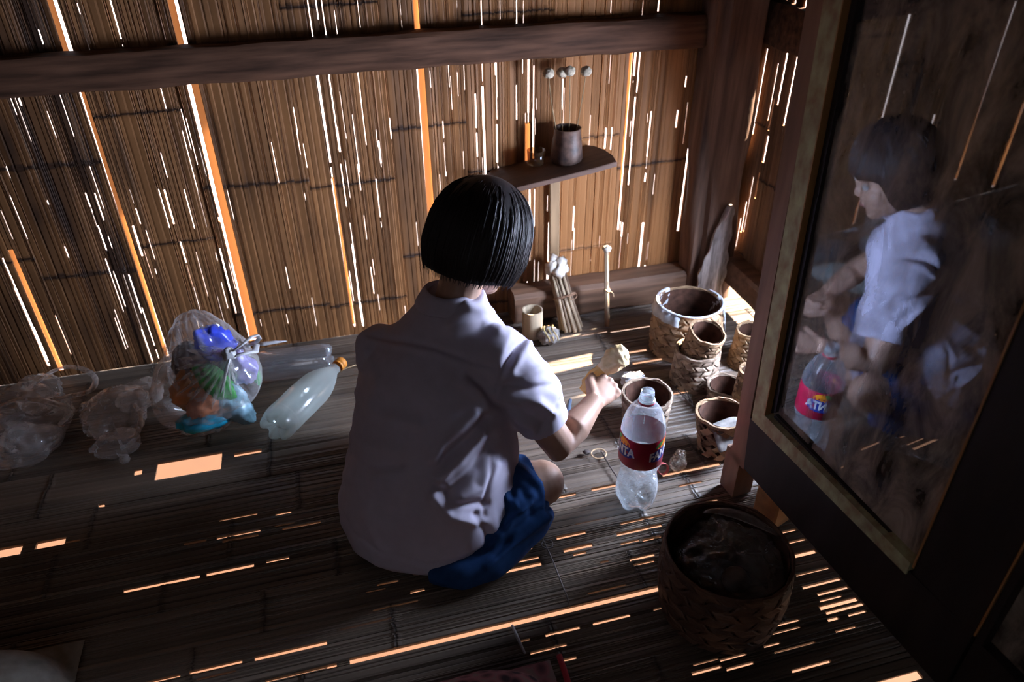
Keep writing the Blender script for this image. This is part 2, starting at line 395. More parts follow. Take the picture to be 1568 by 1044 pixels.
# --- right wall, with the low window opening that the cabinet hides from here
RS = '''1172 73 1155 207 3;1205 80 1193 161 4;1222 82 1201 192 3;1191 96 1176 184 2;1176 207 1170 249 4;1151 268 1142 356 2;1165 264 1157 303 2;1142 307 1136 356 3;1218 0 1215 23 3;1235 0 1234 12 3;1205 0 1202 18 2;1167 85 1148 230 1.5;1186 150 1178 200 2;1130 330 1127 400 2'''
rgaps = []
for seg in RS.split(';'):
    a, b, c, d, w = map(float, seg.split())
    A = xl(a, b, WX1); B = xl(c, d, WX1); m = xl((a + c) / 2, (b + d) / 2, WX1); m2 = xl((a + c) / 2 + w, (b + d) / 2, WX1)
    rgaps.append(((A.y + B.y) / 2, A.z, B.z, min(.012, abs(m2.y - m.y) * .8 + .003)))
SLOT = [(1.716, .46, .84, .052)]           # the gap that lets the patch of sun onto the floor
WIN = (1.31, .28, .76, .52)
rb = MB()
strips(rb, WY0, WY1, 0.06, WZ1, rgaps + SLOT + [WIN], lambda u, v, w: (WX1 - w, v, u), .005, .008, .019, (.20, .28), .37, 9, lift=.004)
wall_right = struct(rb.build('wall_right', MAT['wall_r'], smooth=False))
lb = MB()
strips(lb, WY0, WY1, 0.0, WZ1, [(-.2, .1, 1.6, .006), (.5, .2, 1.8, .005), (1.2, .3, 1.4, .006)], lambda u, v, w: (WX0 + w, v, u), .005, .03, .05, (.20, .28), .37, 13)
struct(lb.build('wall_left', MAT['wall'], smooth=False))
nb = MB()                                    # wall behind the camera, with an opening added for the fill lamp
strips(nb, WX0, WX1, 0.0, WZ1, [(-.6, .6, 1.7, .26)], lambda u, v, w: (v, WY0 + w, u), .005, .03, .05, (.20, .28), .37, 17)
struct(nb.build('wall_front', MAT['wall'], smooth=False))
cb = MB(); cb.box(((WX0 + WX1) / 2, .5, WZ1 + .02), (WX1 - WX0 + .5, 3.4, .03))
struct(cb.build('ceiling', MAT['dark'], smooth=False))
# --- lath frame of the low side window and an added, unseen board that blocks the sun there
wn = MB()
for z in (.265, .775): wn.box((WX1, 1.31, z), (.03, .60, .03), bev=.004)
for y in (1.035, 1.585): wn.box((WX1, y, .52), (.03, .03, .48), bev=.004)
struct(wn.build('window_1', MAT['rail'], smooth=False))
ev = MB(); ev.box((1.75, .45, 1.03), (1.0, 2.35, .02), Matrix.Rotation(.10, 3, 'Y'))
struct(ev.build('sun_block_board', MAT['dark'], smooth=False))

# --- beams, post, sills
def wood_beam(name, p0, p1, hw, hh, mat, seed, n=26, rough=.006, upv=(0, 0, 1)):
    p0 = Vector(p0); p1 = Vector(p1); t = (p1 - p0).normalized(); up = Vector(upv); sd = t.cross(up).normalized(); up = sd.cross(t)
    mb = MB(); rings = []
    for i in range(n + 1):
        c = p0.lerp(p1, i / n); ring = []
        for (a, b) in [(-1, -.75), (-.75, -1), (.0, -1), (.75, -1), (1, -.75), (1, 0), (1, .75), (.75, 1), (0, 1), (-.75, 1), (-1, .75), (-1, 0)]:
            q = c + sd * (a * hw) + up * (b * hh)
            d = nz(q, 9, seed) * rough + nz(q, 28, seed) * rough * .5
            ring.append(q + (sd * a + up * b).normalized() * d)
        rings.append(ring)
    mb.loft(rings)
    return mb.build(name, mat, fix=True, angle=40)
struct(wood_beam('trim_1', (WX0, 1.940, .823), (1.15, 1.940, .822), .03, .041, MAT['wood'], 3, 60))
struct(wood_beam('baseboard_back', (.50, 1.925, .052), (1.12, 1.925, .052), .045, .052, MAT['rail'], 5, 30, .004))
struct(wood_beam('trim_2', (WX1 - .015, 1.93, .838), (WX1 - .015, .2, .838), .022, .055, MAT['wood'], 8, 40))
struct(wood_beam('baseboard_right', (WX1 - .03, 1.93, .105), (WX1 - .03, .2, .105), .035, .04, MAT['rail'], 15, 40, .004))
# rough post in the corner: squared core with a split, paler weathered flank
pb = MB(); rings = []
for i in range(61):
    z = -.02 + i * .035; ring = []
    lean = .035 * (1 - z / .9) if z < .9 else 0
    for k in range(28):
        a = 2 * PI * k / 28
        sx = math.copysign(abs(math.cos(a)) ** .55, math.cos(a)); sy = math.copysign(abs(math.sin(a)) ** .55, math.sin(a))
        q = Vector((1.118 + lean + sx * .082, 1.915 + sy * .055, z))
        d = nz((q.x * 2.5, q.y * 2.5, q.z * .5), 9, 2) * .012 + nz((q.x * 4, q.y * 4, q.z * .3), 14, 6) * .006
        if 18 <= k <= 19: d -= .012
        ring.append(q + Vector((sx, sy, 0)).normalized() * d)
    rings.append(ring)
pb.loft(rings)
post = struct(pb.build('trim_3', MAT['postwood'], fix=True, angle=50))
post['label'] = 'rough weathered corner post'
# loose pale slab leaning on the right flank of the post
sb = MB(); rings = []
for i in range(25):
    t = i / 24; z = .0 + t * .34
    w = (.050 * (1 - t) ** .6 + .006) * (1 + .25 * nz((0, 2, z), 22))
    c = Vector((1.122 + .036 * t + nz((0, 0, z), 14) * .010, 1.842, z))
    ring = []
    for (a, b) in [(-1, -.5), (-.5, -1), (.4, -.9), (1, -.4), (1, .6), (-.9, .6)]:
        q = c + Vector((a * w, b * .012, 0)); ring.append(q + Vector((nz((a, b, z * 6), 3), nz((a, b, z * 9), 4, 5), 0)) * .006)
    rings.append(ring)
sb.loft(rings)
MAT['pale'] = plain('grey_split_wood', (.46, .41, .40), .75, .2, 0, .6, (70, 70, 5), .6, (.10, .08, .07))
slab = tag(sb.build('wood_slab', MAT['pale'], fix=True, angle=40), 'pale grey split slab of wood leaning against the foot of the corner post', 'slab')

# ------------------------------------------------------------------ ground below and beyond the hut on stilts
m, N, L, P = newmat('earth')
g = N.new('ShaderNodeNewGeometry'); sp = N.new('ShaderNodeSeparateXYZ'); L.new(g.outputs['Position'], sp.inputs[0])
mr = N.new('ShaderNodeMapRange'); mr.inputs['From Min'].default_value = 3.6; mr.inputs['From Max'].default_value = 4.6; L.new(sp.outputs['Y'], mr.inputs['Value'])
tn = N.new('ShaderNodeTexNoise'); tn.inputs['Scale'].default_value = 3; tn.inputs['Detail'].default_value = 5; L.new(g.outputs['Position'], tn.inputs['Vector'])
r1 = N.new('ShaderNodeValToRGB'); r1.color_ramp.elements[0].color = (.034, .0115, .0032, 1); r1.color_ramp.elements[1].color = (.062, .024, .0075, 1); L.new(tn.outputs['Fac'], r1.inputs[0])
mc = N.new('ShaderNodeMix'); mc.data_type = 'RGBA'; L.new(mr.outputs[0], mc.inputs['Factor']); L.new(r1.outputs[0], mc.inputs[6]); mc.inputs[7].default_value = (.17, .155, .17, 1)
L.new(mc.outputs[2], P.inputs['Base Color']); P.inputs['Roughness'].default_value = .9
gb = MB(); gb.box((0, 4, -1.55), (60, 60, .1))
struct(gb.build('ground', m, smooth=False))

# ------------------------------------------------------------------ mirror cabinet on the right
C0 = Vector((.7847, 1.0965, 0)); CS = Vector((.0951, -.9955, 0)); CN = Vector((-.9955, -.0951, 0))
def cp(s, n, z): return C0 + CS * s + CN * n + Vector((0, 0, z))
def quadbox(mb, pts, n0, n1):
    """a board whose outline is given in (s, z) on the cabinet's face, from depth n0 to n1"""
    a = [cp(s, n0, z) for s, z in pts]; b = [cp(s, n1, z) for s, z in pts]; k = len(pts)
    mb.add(a + b, [tuple(range(k))[::-1], tuple(range(k, 2 * k))] + [(i, (i + 1) % k, k + (i + 1) % k, k + i) for i in range(k)])
MAT['cab'] = plain('cabinet_wood', (.27, .145, .095), .55, .35, 0, .4, (30, 30, 4), .25)
MAT['cabdark'] = plain('cabinet_dark_wood', (.030, .022, .021), .6, .3, 0, .4, (20, 20, 4), .2)
MAT['green'] = plain('worn_green_paint', (.42, .46, .26), .6, .3, 0, .5, (45, 45, 30), .3, (.32, .20, .12))
MAT['gilt'] = plain('bare_bevel_edge', (.40, .20, .07), .4, .5)
m, N, L, P = newmat('dusty_mirror'); N.remove(P)
g = N.new('ShaderNodeNewGeometry'); mp = N.new('ShaderNodeMapping'); mp.inputs['Scale'].default_value = (16, 16, 7); L.new(g.outputs['Position'], mp.inputs['Vector'])
t = N.new('ShaderNodeTexNoise'); t.inputs['Scale'].default_value = 1; t.inputs['Detail'].default_value = 6; t.inputs['Roughness'].default_value = .65; t.inputs['Distortion'].default_value = .6; L.new(mp.outputs[0], t.inputs['Vector'])
r = N.new('ShaderNodeValToRGB'); r.color_ramp.elements[0].position = .38; r.color_ramp.elements[1].position = .68
r.color_ramp.elements[0].color = (.045, .037, .034, 1); r.color_ramp.elements[1].color = (.50, .40, .31, 1); L.new(t.outputs['Fac'], r.inputs[0])
df = N.new('ShaderNodeBsdfDiffuse'); L.new(r.outputs[0], df.inputs[0])
gl = N.new('ShaderNodeBsdfGlossy'); gl.inputs['Roughness'].default_value = .018; gl.inputs['Color'].default_value = (.75, .84, 1, 1)
mr = N.new('ShaderNodeMapRange'); mr.inputs['From Min'].default_value = .35; mr.inputs['From Max'].default_value = .7; mr.inputs['To Min'].default_value = .26; mr.inputs['To Max'].default_value = .07
L.new(t.outputs['Fac'], mr.inputs['Value'])
mx = N.new('ShaderNodeMixShader'); L.new(mr.outputs[0], mx.inputs[0]); L.new(df.outputs[0], mx.inputs[1]); L.new(gl.outputs[0], mx.inputs[2]); L.new(mx.outputs[0], N['Material Output'].inputs[0])
MAT['mirror'] = m

cab = thing('mirror_cabinet', C0, 'tall dark wooden cabinet with dusty mirror doors and a green painted frame strip', 'cabinet')
CH = 1.72
gs = lambda z: .063 - .055 * (z - .2); ge = lambda z: .097 - .047 * (z - .2)
b = MB()
quadbox(b, [(.0, .115), (1.16, .115), (1.16, CH), (.0, CH)], -.325, -.028)
b.build('body', MAT['cabdark'], cab, smooth=False)
b = MB()                                                       # first door: stiles and rails
so_ = lambda z: .022 - .045 * z
quadbox(b, [(so_(.10), .10), (.066, .10), (.062 - .045 * .25, .25), (so_(CH) + .038, CH), (so_(CH), CH)], -.026, 0)
door = b.build('door', MAT['cab'], cab, smooth=False)
b = MB()
quadbox(b, [(.066, .105), (.612, .100), (.612, .250), (.05, .238)], -.026, 0)
quadbox(b, [(.492, .250), (.612, .250), (.606, CH), (.470, CH)], -.026, .0)
quadbox(b, [(ge(.278) + .002, .280), (ge(.278) + .014, .290), (ge(CH) + .013, CH), (ge(CH) + .002, CH)], -.021, -.010)  # this and the next: dark strips put in for shade around the glass
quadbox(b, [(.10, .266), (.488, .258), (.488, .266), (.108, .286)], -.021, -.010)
b.build('frame_and_shade_strips', MAT['cabdark'], door, smooth=False)['label'] = 'nearly black lower rail and right stile, with dark strips for the shade beside the glass'
b = MB()
quadbox(b, [(gs(.238), .240), (ge(.276), .277), (ge(CH), CH), (gs(CH), CH)], -.02, .004)
quadbox(b, [(gs(.238), .240), (.485, .240), (.485, .268), (ge(.276), .277)], -.02, .0035)
b.build('frame_moulding', MAT['green'], door, smooth=False)['label'] = 'worn green painted strip around the glass'
b = MB()
quadbox(b, [(ge(.276), .277), (ge(.276) + .0022, .2785), (ge(CH) + .0022, CH), (ge(CH), CH)], -.019, .0045)
quadbox(b, [(.4885, .262), (.492, .262), (.476, CH), (.4725, CH)], -.019, .002)
b.build('bevel_edge', MAT['gilt'], door, smooth=False)['label'] = 'bare golden edge beside the glass'
b = MB()
quadbox(b, [(.085, .262), (.490, .262), (.472, CH), (.02, CH)], -.022, -.018)
b.build('mirror_pane', MAT['mirror'], door, smooth=False)['label'] = 'stained dusty mirror glass with reflections'
b = MB()
for pts in ([(.618, .100), (1.15, .100), (1.15, .245), (.618, .245)], [(.618, .245), (.63, .245), (.63, CH), (.618, CH)], [(1.04, .245), (1.15, .245), (1.15, CH), (1.04, CH)]):
    quadbox(b, pts, -.026, 0)
d2 = b.build('door', MAT['cabdark'], cab, smooth=False)
b = MB(); quadbox(b, [(.628, .242), (1.05, .242), (1.05, CH), (.628, CH)], -.022, -.018)
b.build('mirror_pane', MAT['mirror'], d2, smooth=False)
b = MB(); quadbox(b, [(.614, .25), (.617, .25), (.611, CH), (.608, CH)], -.019, .002); b.build('bevel_edge', MAT['gilt'], d2, smooth=False)
for (s0, n0) in ((.0, -.05), (.0, -.31), (1.1, -.05), (1.1, -.31)):
    b = MB(); quadbox(b, [(s0, 0), (s0 + .05, 0), (s0 + .05, .118), (s0, .118)], n0, n0 + .05)
    b.build('leg', MAT['cab'], cab, smooth=False)
# block of wood under it
MAT['amber'] = plain('raw_orange_wood', (.55, .26, .10), .5, .4, 0, .3, (10, 30, 30), .2)
b = MB(); b.box((.846, .972, .045), (.07, .06, .09), Matrix.Rotation(.35, 3, 'Z'), bev=.004)
tag(b.build('wood_block', MAT['amber'], smooth=False), 'orange-brown wooden block on the floor under the cabinet', 'block')

# ------------------------------------------------------------------ shelf on the back wall
sh = thing('wall_shelf', (.63, 1.965, .50), 'small dark half-round wooden shelf on the bamboo wall', 'shelf')
b = MB(); top = []; R_ = random.Random(4)
outl = [(.455, 1.964), (.43, 1.93), (.44, 1.87), (.487, 1.806), (.56, 1.803), (.64, 1.800), (.70, 1.799), (.768, 1.802), (.775, 1.85), (.77, 1.90), (.755, 1.945), (.74, 1.964)]
zt = lambda x: .478 + (x - .44) * .155
ring0 = [Vector((x, y, zt(x))) for x, y in outl]; ring1 = [p + Vector((0, 0, -.013)) for p in ring0]
b.loft([ring1, [p.lerp(Vector((.62, 1.9, p.z)), .0) + Vector((0, 0, .011)) for p in ring1], [p.lerp(Vector((.62, 1.9, p.z)), .015) for p in ring0]])
MAT['shelf'] = plain('shelf_wood', (.13, .075, .055), .6, .3, 0, .4, (6, 40, 40), .3)
b.build('board', MAT['shelf'], sh, fix=True, angle=35)
b = MB(); b.box((.645, 1.955, .235), (.032, .012, .46), Matrix.Rotation(-.02, 3, 'Y'), bev=.003)
MAT['lath'] = plain('pale_bamboo', (.42, .27, .15), .55, .3, 0, .3, (40, 40, 4), .15)
b.build('support_lath', MAT['lath'], sh, smooth=False)['label'] = 'pale bamboo lath under the shelf'

# ------------------------------------------------------------------ woven baskets
MAT['weave'] = bamboo('woven_bamboo', (.09, .05, .028), (.50, .33, .19), (60, 60, 60), .6, .3, 14)
MAT['weave_pale'] = bamboo('woven_bamboo_pale', (.10, .065, .045), (.50, .38, .28), (60, 60, 60), .6, .3, 14)
MAT['weave_dark'] = bamboo('woven_bamboo_smoked', (.045, .026, .020), (.19, .10, .065), (60, 60, 60), .55, .3, 10)
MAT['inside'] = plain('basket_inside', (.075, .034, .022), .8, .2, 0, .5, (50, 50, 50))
def basket(name, loc, label, rb, rt, h, n, mat, tilt=(0, 0), cover=.84, amp=.0030, ov=0, rimw=.004, group='small woven baskets in the corner', bulge=0.0, wob=.02, seed=1, liner=True, turns=1.0):
    root = thing(name, loc, label, 'basket', group)
    TM = Matrix.Rotation(tilt[0], 3, 'X') @ Matrix.Rotation(tilt[1], 3, 'Y'); L0 = Vector(loc); R = random.Random(seed)
    def pt(a, t, dr, dz=0):
        r = rb + (rt - rb) * t + bulge * math.sin(PI * t)
        r *= 1 + wob * math.sin(2 * a + seed) + wob * .6 * math.sin(3 * a + 2 * seed + 3 * t)
        r += dr
        return L0 + TM @ Vector((r * math.cos(a), r * math.sin(a), h * t + dz))
    rm = (rb + rt) / 2; tw = h / rm * turns
    spacing = 2 * PI / n
    wd = spacing * rm * math.sin(math.atan2(h, tw * rm)) * cover
    mb = MB(); cr = 2 * tw / spacing; ns = max(6, int(cr * 4))
    for fam in (1, -1):
        for i in range(n):
            a0 = i * spacing; rings = []
            ha = wd / 2 / rm / math.sin(math.atan2(h, tw * rm)); tone = R.uniform(-.22, .22)
            for q in range(ns + 1):
                t = q / ns; a = a0 + fam * tw * t
                off = fam * amp * math.cos(PI * cr * t + (0 if fam == 1 else 0))
                rings.append([pt(a - ha, t, off - .0006), pt(a + ha, t, off - .0006), pt(a + ha * .8, t, off + .0009), pt(a - ha * .8, t, off + .0009)])
            mb.loft(rings, tone=tone)
    mb.build('weave', mat, root, smooth=False)
    rim = MB(); R2 = R
    k = 40; rings = []
    for q in range(k + 1):
        a = 2 * PI * q / k; dz = .002 * math.sin(5 * a + seed) + .0012 * math.sin(11 * a)
        rings.append([pt(a, 1, dr, dz + d2) for dr, d2 in ((-.002, -.006), (.003, -.006), (.0028, .0015), (-.0012, .0022))])
    rim.loft(rings, False, False); rim.build('rim', mat, root, smooth=False, fix=True)
    if liner:
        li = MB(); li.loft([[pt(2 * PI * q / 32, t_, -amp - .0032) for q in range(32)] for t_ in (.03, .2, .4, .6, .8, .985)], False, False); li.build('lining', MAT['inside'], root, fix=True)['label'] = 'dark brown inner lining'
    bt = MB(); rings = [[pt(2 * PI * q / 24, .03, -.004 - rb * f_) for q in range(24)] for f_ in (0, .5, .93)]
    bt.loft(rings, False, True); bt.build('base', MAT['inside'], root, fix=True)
    return root, pt
GB = 'woven baskets standing in the corner'
bigb, big_pt = basket('woven_basket', (.955, 1.640, 0), 'large open basket lined with white plastic at the corner post', .098, .088, .152, 15, MAT['weave'], bulge=.006, cover=.86, seed=2, group=GB)
basket('woven_basket', (.905, 1.476, 0), 'woven basket with pale right side holding a smaller tilted basket', .062, .056, .105, 12, MAT['weave_pale'], seed=3, group=GB, amp=.003)
basket('woven_basket', (.908, 1.482, .085), 'tilted basket with its open mouth facing up, set on another basket', .045, .047, .085, 11, MAT['weave'], tilt=(.22, .12), seed=5, group=GB)
basket('woven_basket', (.935, 1.363, 0), 'smallest pale round basket, behind the one with a folded leaf', .040, .047, .062, 10, MAT['weave_pale'], seed=7, group=GB)
lat, lat_pt = basket('woven_basket', (.838, 1.205, 0), 'open lattice basket with a folded grey leaf inside', .046, .062, .108, 9, MAT['weave'], seed=9, group=GB, cover=.62, amp=.003, tilt=(-.06, .0))
basket('woven_basket', (.705, 1.352, 0), 'brown basket directly behind the drink bottle', .056, .062, .090, 12, MAT['weave_pale'], seed=11, group=GB)
basket('woven_basket', (1.090, 1.515, 0), 'upper basket half hidden by the cabinet, nearest the right wall', .052, .042, .112, 11, MAT['weave'], seed=13, group=GB, cover=.85)
basket('woven_basket', (.968, 1.300, 0), 'narrow tall basket half hidden behind the cabinet edge', .043, .036, .146, 10, MAT['weave'], seed=15, group=GB, cover=.85)
drk, drk_pt = basket('woven_basket', (.622, .802, 0), 'largest dark smoked basket in the foreground holding a plastic bag', .112, .116, .155, 17, MAT['weave_dark'], seed=17, cover=.88, bulge=.006, wob=.012)

def crumple(mb, c, r, seed, amp=.16, fq=5.0, flat=None, nu=64, nv=40, shape=None, rot=None, ridged=True, fine=.5):
    c = Vector(c); rings = []
    for i in range(nv + 1):
        th = -PI / 2 + PI * (i + (.05 if i == 0 else -.05 if i == nv else 0)) / nv; ring = []
        for k in range(nu):
            a = 2 * PI * k / nu
            d = Vector((math.cos(th) * math.cos(a), math.cos(th) * math.sin(a), math.sin(th)))
            n1 = mnoise.noise(d * fq * .35 + Vector((seed, seed * .3, 0))); n2 = mnoise.noise(d * fq + Vector((0, seed, 4))); n3 = mnoise.noise(d * fq * 2.3 + Vector((3, 0, seed)))
            if ridged: s = 1 + amp * (n1 * 1.2 + (.35 - abs(n2)) * 1.1 + (.25 - abs(n3)) * fine)
            else: s = 1 + amp * (n1 + n2)
            p = Vector((d.x * r[0] * s, d.y * r[1] * s, d.z * r[2] * s))
            if shape: p = shape(p, d, a, th)
            if rot is not None: p = rot @ p
            p += c
            if flat is not None and p.z < flat: p.z = flat + (p.z - flat) * .02
            ring.append(p)
        rings.append(ring)
    mb.loft(rings, True, True)

# white torn plastic lining hanging over the big basket's rim
MAT['white_film'] = plain('white_plastic_film', (.62, .66, .72), .35, .5, 0, .35, (30, 30, 30), .5)
b = MB(); R_ = random.Random(3)
for k in range(18):
    a = 2.0 + k * .155 if k < 13 else 6.1 + (k - 13) * .12
    dep = R_.uniform(.3, .6); wdt = R_.uniform(.06, .16); rings = []
    for q in range(9):
        t = 1.03 - (1.03 - (1 - dep)) * max(0, (q - 2)) / 6 if q >= 2 else 1.0 - .10 * (2 - q)
        dr = .008 if q < 2 else (-.006 if q > 2 else .002)
        j = R_.uniform(-.03, .03)
        rings.append([big_pt(a - wdt + j, t, dr + R_.uniform(-.003, .003)), big_pt(a + j, t + .01, dr + R_.uniform(-.002, .006)), big_pt(a + wdt + j, t, dr)])
    b.loft(rings, False, False, closed=False)
b.tube([big_pt(2.0 + q * .12, 1.02, .004) for q in range(41)], .004, 6, flat=.5)
tag(b.build('plastic_lining', MAT['white_film']), 'torn white plastic strips lining the rim of the big corner basket', 'plastic lining')
# long shreds of it hanging on the right of the basket
b = MB()
for k in range(7):
    p = big_pt(5.75 + k * .09, 1.0, .006); pts = [p + Vector((nz(p, 30, k + q) * .008 + q * .002, nz(p, 30, k - q) * .008, -q * .016)) for q in range(7)]
    b.tube(pts, [.004, .006, .007, .006, .006, .005, .003], 6, flat=.25)
tag(b.build('plastic_shreds', MAT['white_film']), 'white plastic shreds hanging down the right side of the big basket', 'plastic strips')
# folded leaf in the lattice basket
b = MB(); rings = []
for i in range(9):
    u = i / 8; rings.append([lat_pt(0, 0, 0) * 0 + Vector((.790 + .095 * u, 1.165 + .028 * v - .02 * abs(u - .5), .085 + .020 * math.sin(v * 1.4) + .006 * u + .003 * nz((u, v, 0), 9))) for v in (-1, -.5, 0, .5, 1)])
rings2 = [[p + Vector((0, 0, -.0012)) for p in r] for r in rings]
b.loft([r + r2[::-1] for r, r2 in zip(rings, rings2)])
MAT['leaf'] = plain('grey_leaf', (.17, .155, .145), .7, .2, 0, .35, (60, 60, 60), .3)
tag(b.build('dry_leaf', MAT['leaf'], fix=True), 'folded grey dry leaf lying inside the lattice basket', 'leaf')
# plastic bag and gourd in the dark basket
MAT['film'] = clear('clear_bag_film', (1, 1, 1), .05, .22, (.75, .73, .72), .16, 22, .55)
MAT['film_dim'] = clear('thin_bag_film', (1, 1, 1), .05, .13, (.6, .58, .58), .2, 22, .4)
MAT['film_hand'] = clear('doubled_film', (1, 1, 1), .10, .50, (.92, .88, .86), .2, 18, .6)
MAT['film_white'] = plain('milky_plastic', (.60, .60, .62), .35, .5, 0, .3, (25, 25, 25), .3)
b = MB(); crumple(b, (.630, .805, .105), (.092, .088, .055), 5.1, .3, 5)
bg_ = b.build('plastic_bag', MAT['film_dim']); tag(bg_, 'thin clear plastic bag pushed into the dark foreground basket', 'bag')
b = MB(); pts = []
for q in range(15):
    u = q / 14; pts.append(Vector((.62 + .115 * u, .90 - .10 * u ** 1.5, .150 + .012 * math.sin(PI * u))))
b.tube(pts, [.002 + .010 * math.sin(PI * (q / 14)) for q in range(15)], 8, flat=.3); b.build('folded_edge', MAT['film_dim'], bg_)
MAT['gourd'] = plain('dull_brown_husk', (.17, .105, .07), .7, .3, 0, .3, (60, 60, 60), .3)
b = MB(); b.ball((.640, .785, .080), (.026, .026, .024), 20, 12)
tag(b.build('dried_fruit', MAT['gourd']), 'round brown dried fruit lying in the dark foreground basket', 'fruit')

# ------------------------------------------------------------------ pot, cup and seed heads on the shelf
MAT['tin'] = plain('rusty_dark_pot', (.13, .075, .055), .5, .4, 0, .6, (40, 40, 40), .4, (.03, .018, .016))
pot = thing('flower_pot', (.655, 1.895, .512), 'dark mottled pot of dried seed heads on the wall shelf', 'pot')
b = MB(); pz = zt(.655) + .0005
b.lathe([(.001, 0), (.043, 0), (.045, .01), (.041, .05), (.036, .085), (.038, .092), (.035, .092), (.032, .085), (.036, .012), (.001, .008)], 28, (.655, 1.895, pz), cap0=True, cap1=True)
b.build('body', MAT['tin'], pot, fix=True, angle=50)
MAT['straw'] = plain('dry_straw', (.42, .30, .17), .7, .2, 0, .3, (80, 80, 10))
MAT['puff'] = plain('seed_puff', (.62, .53, .40), .9, .1, 0, .3, (90, 90, 90), .6)
for (hx, hy, hz, dx, lab) in [(.600, 1.90, .749, -.012, 'leftmost dried seed head, alone on the left of the pot'), (.645, 1.925, .742, -.004, 'dim dried seed head left of the middle, behind the others'), (.663, 1.915, .747, .004, 'middle dried seed head at the wall above the shelf'), (.703, 1.90, .747, .014, 'rightmost dried seed head, the largest and palest')]:
    t_ = thing('dried_flower', (.655 + dx, 1.895, pz + .02), lab, 'flower', 'dried seed heads in the shelf pot')
    b = MB(); p0 = Vector((.655 + dx, 1.895, pz + .015)); p1 = Vector((hx, hy, hz - .008))
    b.tube([p0.lerp(p1, q / 8) + Vector((.004 * math.sin(PI * q / 8) * (1 if dx > 0 else -1), .004 * math.sin(PI * q / 8), 0)) for q in range(9)], .0013, 6)
    b.build('stem', MAT['straw'], t_)
    b = MB(); crumple(b, (hx, hy, hz), (.0145, .0145, .0125), hx * 50, .14, 7, nu=36, nv=22); b.build('seed_head', MAT['puff'], t_)
b = MB(); cz = zt(.585) + .0005
b.lathe([(.001, 0), (.022, 0), (.024, .002), (.026, .040), (.0245, .040), (.0225, .004), (.001, .004)], 24, (.575, 1.92, cz), cap0=True, cap1=True)
MAT['tumbler'] = clear('brown_glass', (.75, .60, .45), .05, .05, (.4, .3, .2), .1, 0, .5)
tag(b.build('glass_tumbler', MAT['tumbler'], fix=True), 'small dim brownish glass beside the pot on the shelf', 'glass')

# ------------------------------------------------------------------ things along the sill
MAT['cup'] = plain('bamboo_cup', (.50, .40, .28), .55, .35, 0, .3, (50, 50, 5), .15)
b = MB(); b.lathe([(.001, 0), (.029, 0), (.031, .003), (.031, .092), (.0275, .092), (.026, .01), (.001, .008)], 32, (.537, 1.815, 0), cap0=True, cap1=True)
tag(b.build('bamboo_cup', MAT['cup'], fix=True, angle=45), 'pale section of bamboo used as a cup, standing by the wall', 'cup')
st_ = thing('spice_bundle', fl(840, 527), 'small grey furry lump tied with yellow grass, in front of the bamboo cup', 'bundle')
MAT['fur'] = plain('grey_fuzz', (.34, .31, .29), .95, .05, 0, .6, (120, 120, 30), .8)
b = MB(); c_ = fl(840, 524); crumple(b, (c_.x, c_.y, .024), (.031, .026, .026), 2.2, .25, 7, .001, 32, 20)
b.build('lump', MAT['fur'], st_)
b = MB()
for k in range(3):
    b.tube([Vector((c_.x - .012 + k * .013 + .006 * math.sin(q), c_.y + .029 * math.cos(PI * q / 8), .022 + .032 * math.sin(PI * q / 8))) for q in range(9)], .0017, 5)
b.build('grass_tie', plain('yellow_grass', (.58, .42, .16), .6, .3), st_)

MAT['cotton'] = plain('cotton', (.74, .68, .60), .95, .05, 0, .15, (80, 80, 80), .6)
bd = thing('stick_bundle', fl(876, 506), 'bundle of dry sticks tied with string, cotton tuft on top, leaning at the wall', 'stick bundle')
p0 = fl(876, 505); p1 = Vector(wl(853, 414, 1.90)); ax = (p1 - p0).normalized(); R_ = random.Random(8)
MAT['stick'] = bamboo('dry_sticks', (.16, .10, .065), (.58, .45, .31), (60, 60, 10), .65, .25, 12)
sdv = ax.cross(Vector((0, 1, 0))).normalized(); fwd = sdv.cross(ax)
for k in range(22):
    rr = math.sqrt((k + .5) / 22); an = k * 2.4
    o0 = (sdv * math.cos(an) + fwd * math.sin(an) * .8) * .036 * rr; o1 = (sdv * math.cos(an + .25) + fwd * math.sin(an + .25) * .8) * .025 * rr
    a_ = p0 + o0; a_.z = .004; c2_ = p1 + o1 + ax * R_.uniform(-.015, .012)
    b = MB(); b.tube([a_, a_.lerp(c2_, .5) - o0 * .12, c2_], [.0052, .005, .0042], 7, tone=R_.uniform(-.25, .25)); b.build('stick', MAT['stick'], bd)
b = MB(); tc = p0.lerp(p1, .56)
for k in range(2):
    b.tube([tc + ax * (.004 * k) + (sdv * math.cos(2 * PI * q / 24) + fwd * math.sin(2 * PI * q / 24) * .85) * .0345 for q in range(25)], .0018, 6)
kn = tc + sdv * -.02 - fwd * .03
b.tube([tc + sdv * .02 * (-1 if sdv.x > 0 else 1) * -1 + (-fwd * .034 if fwd.y > 0 else fwd * .034) + Vector((.012 * math.cos(q * .9), -.003 * q * .3, .012 * math.sin(q * .9))) for q in range(8)], .0016, 6)
b.build('string_tie', plain('twine', (.32, .19, .12), .8, .2), bd)
b = MB()
for k, (u, v, w, r_) in enumerate([(-.014, .0, .022, .017), (.012, -.004, .018, .017), (-.002, -.01, .006, .019), (.016, .004, .006, .014), (-.018, -.002, .006, .014), (.002, .006, .034, .013)]):
    crumple(b, p1 + sdv * u * 1.15 + Vector((0, v, 0)) + ax * (w * 1.1 - .004), (r_ * 1.15, r_ * 1.15, r_ * 1.15), k * 3.3, .2, 6, None, 18, 12)
b.build('cotton_tuft', MAT['cotton'], bd)

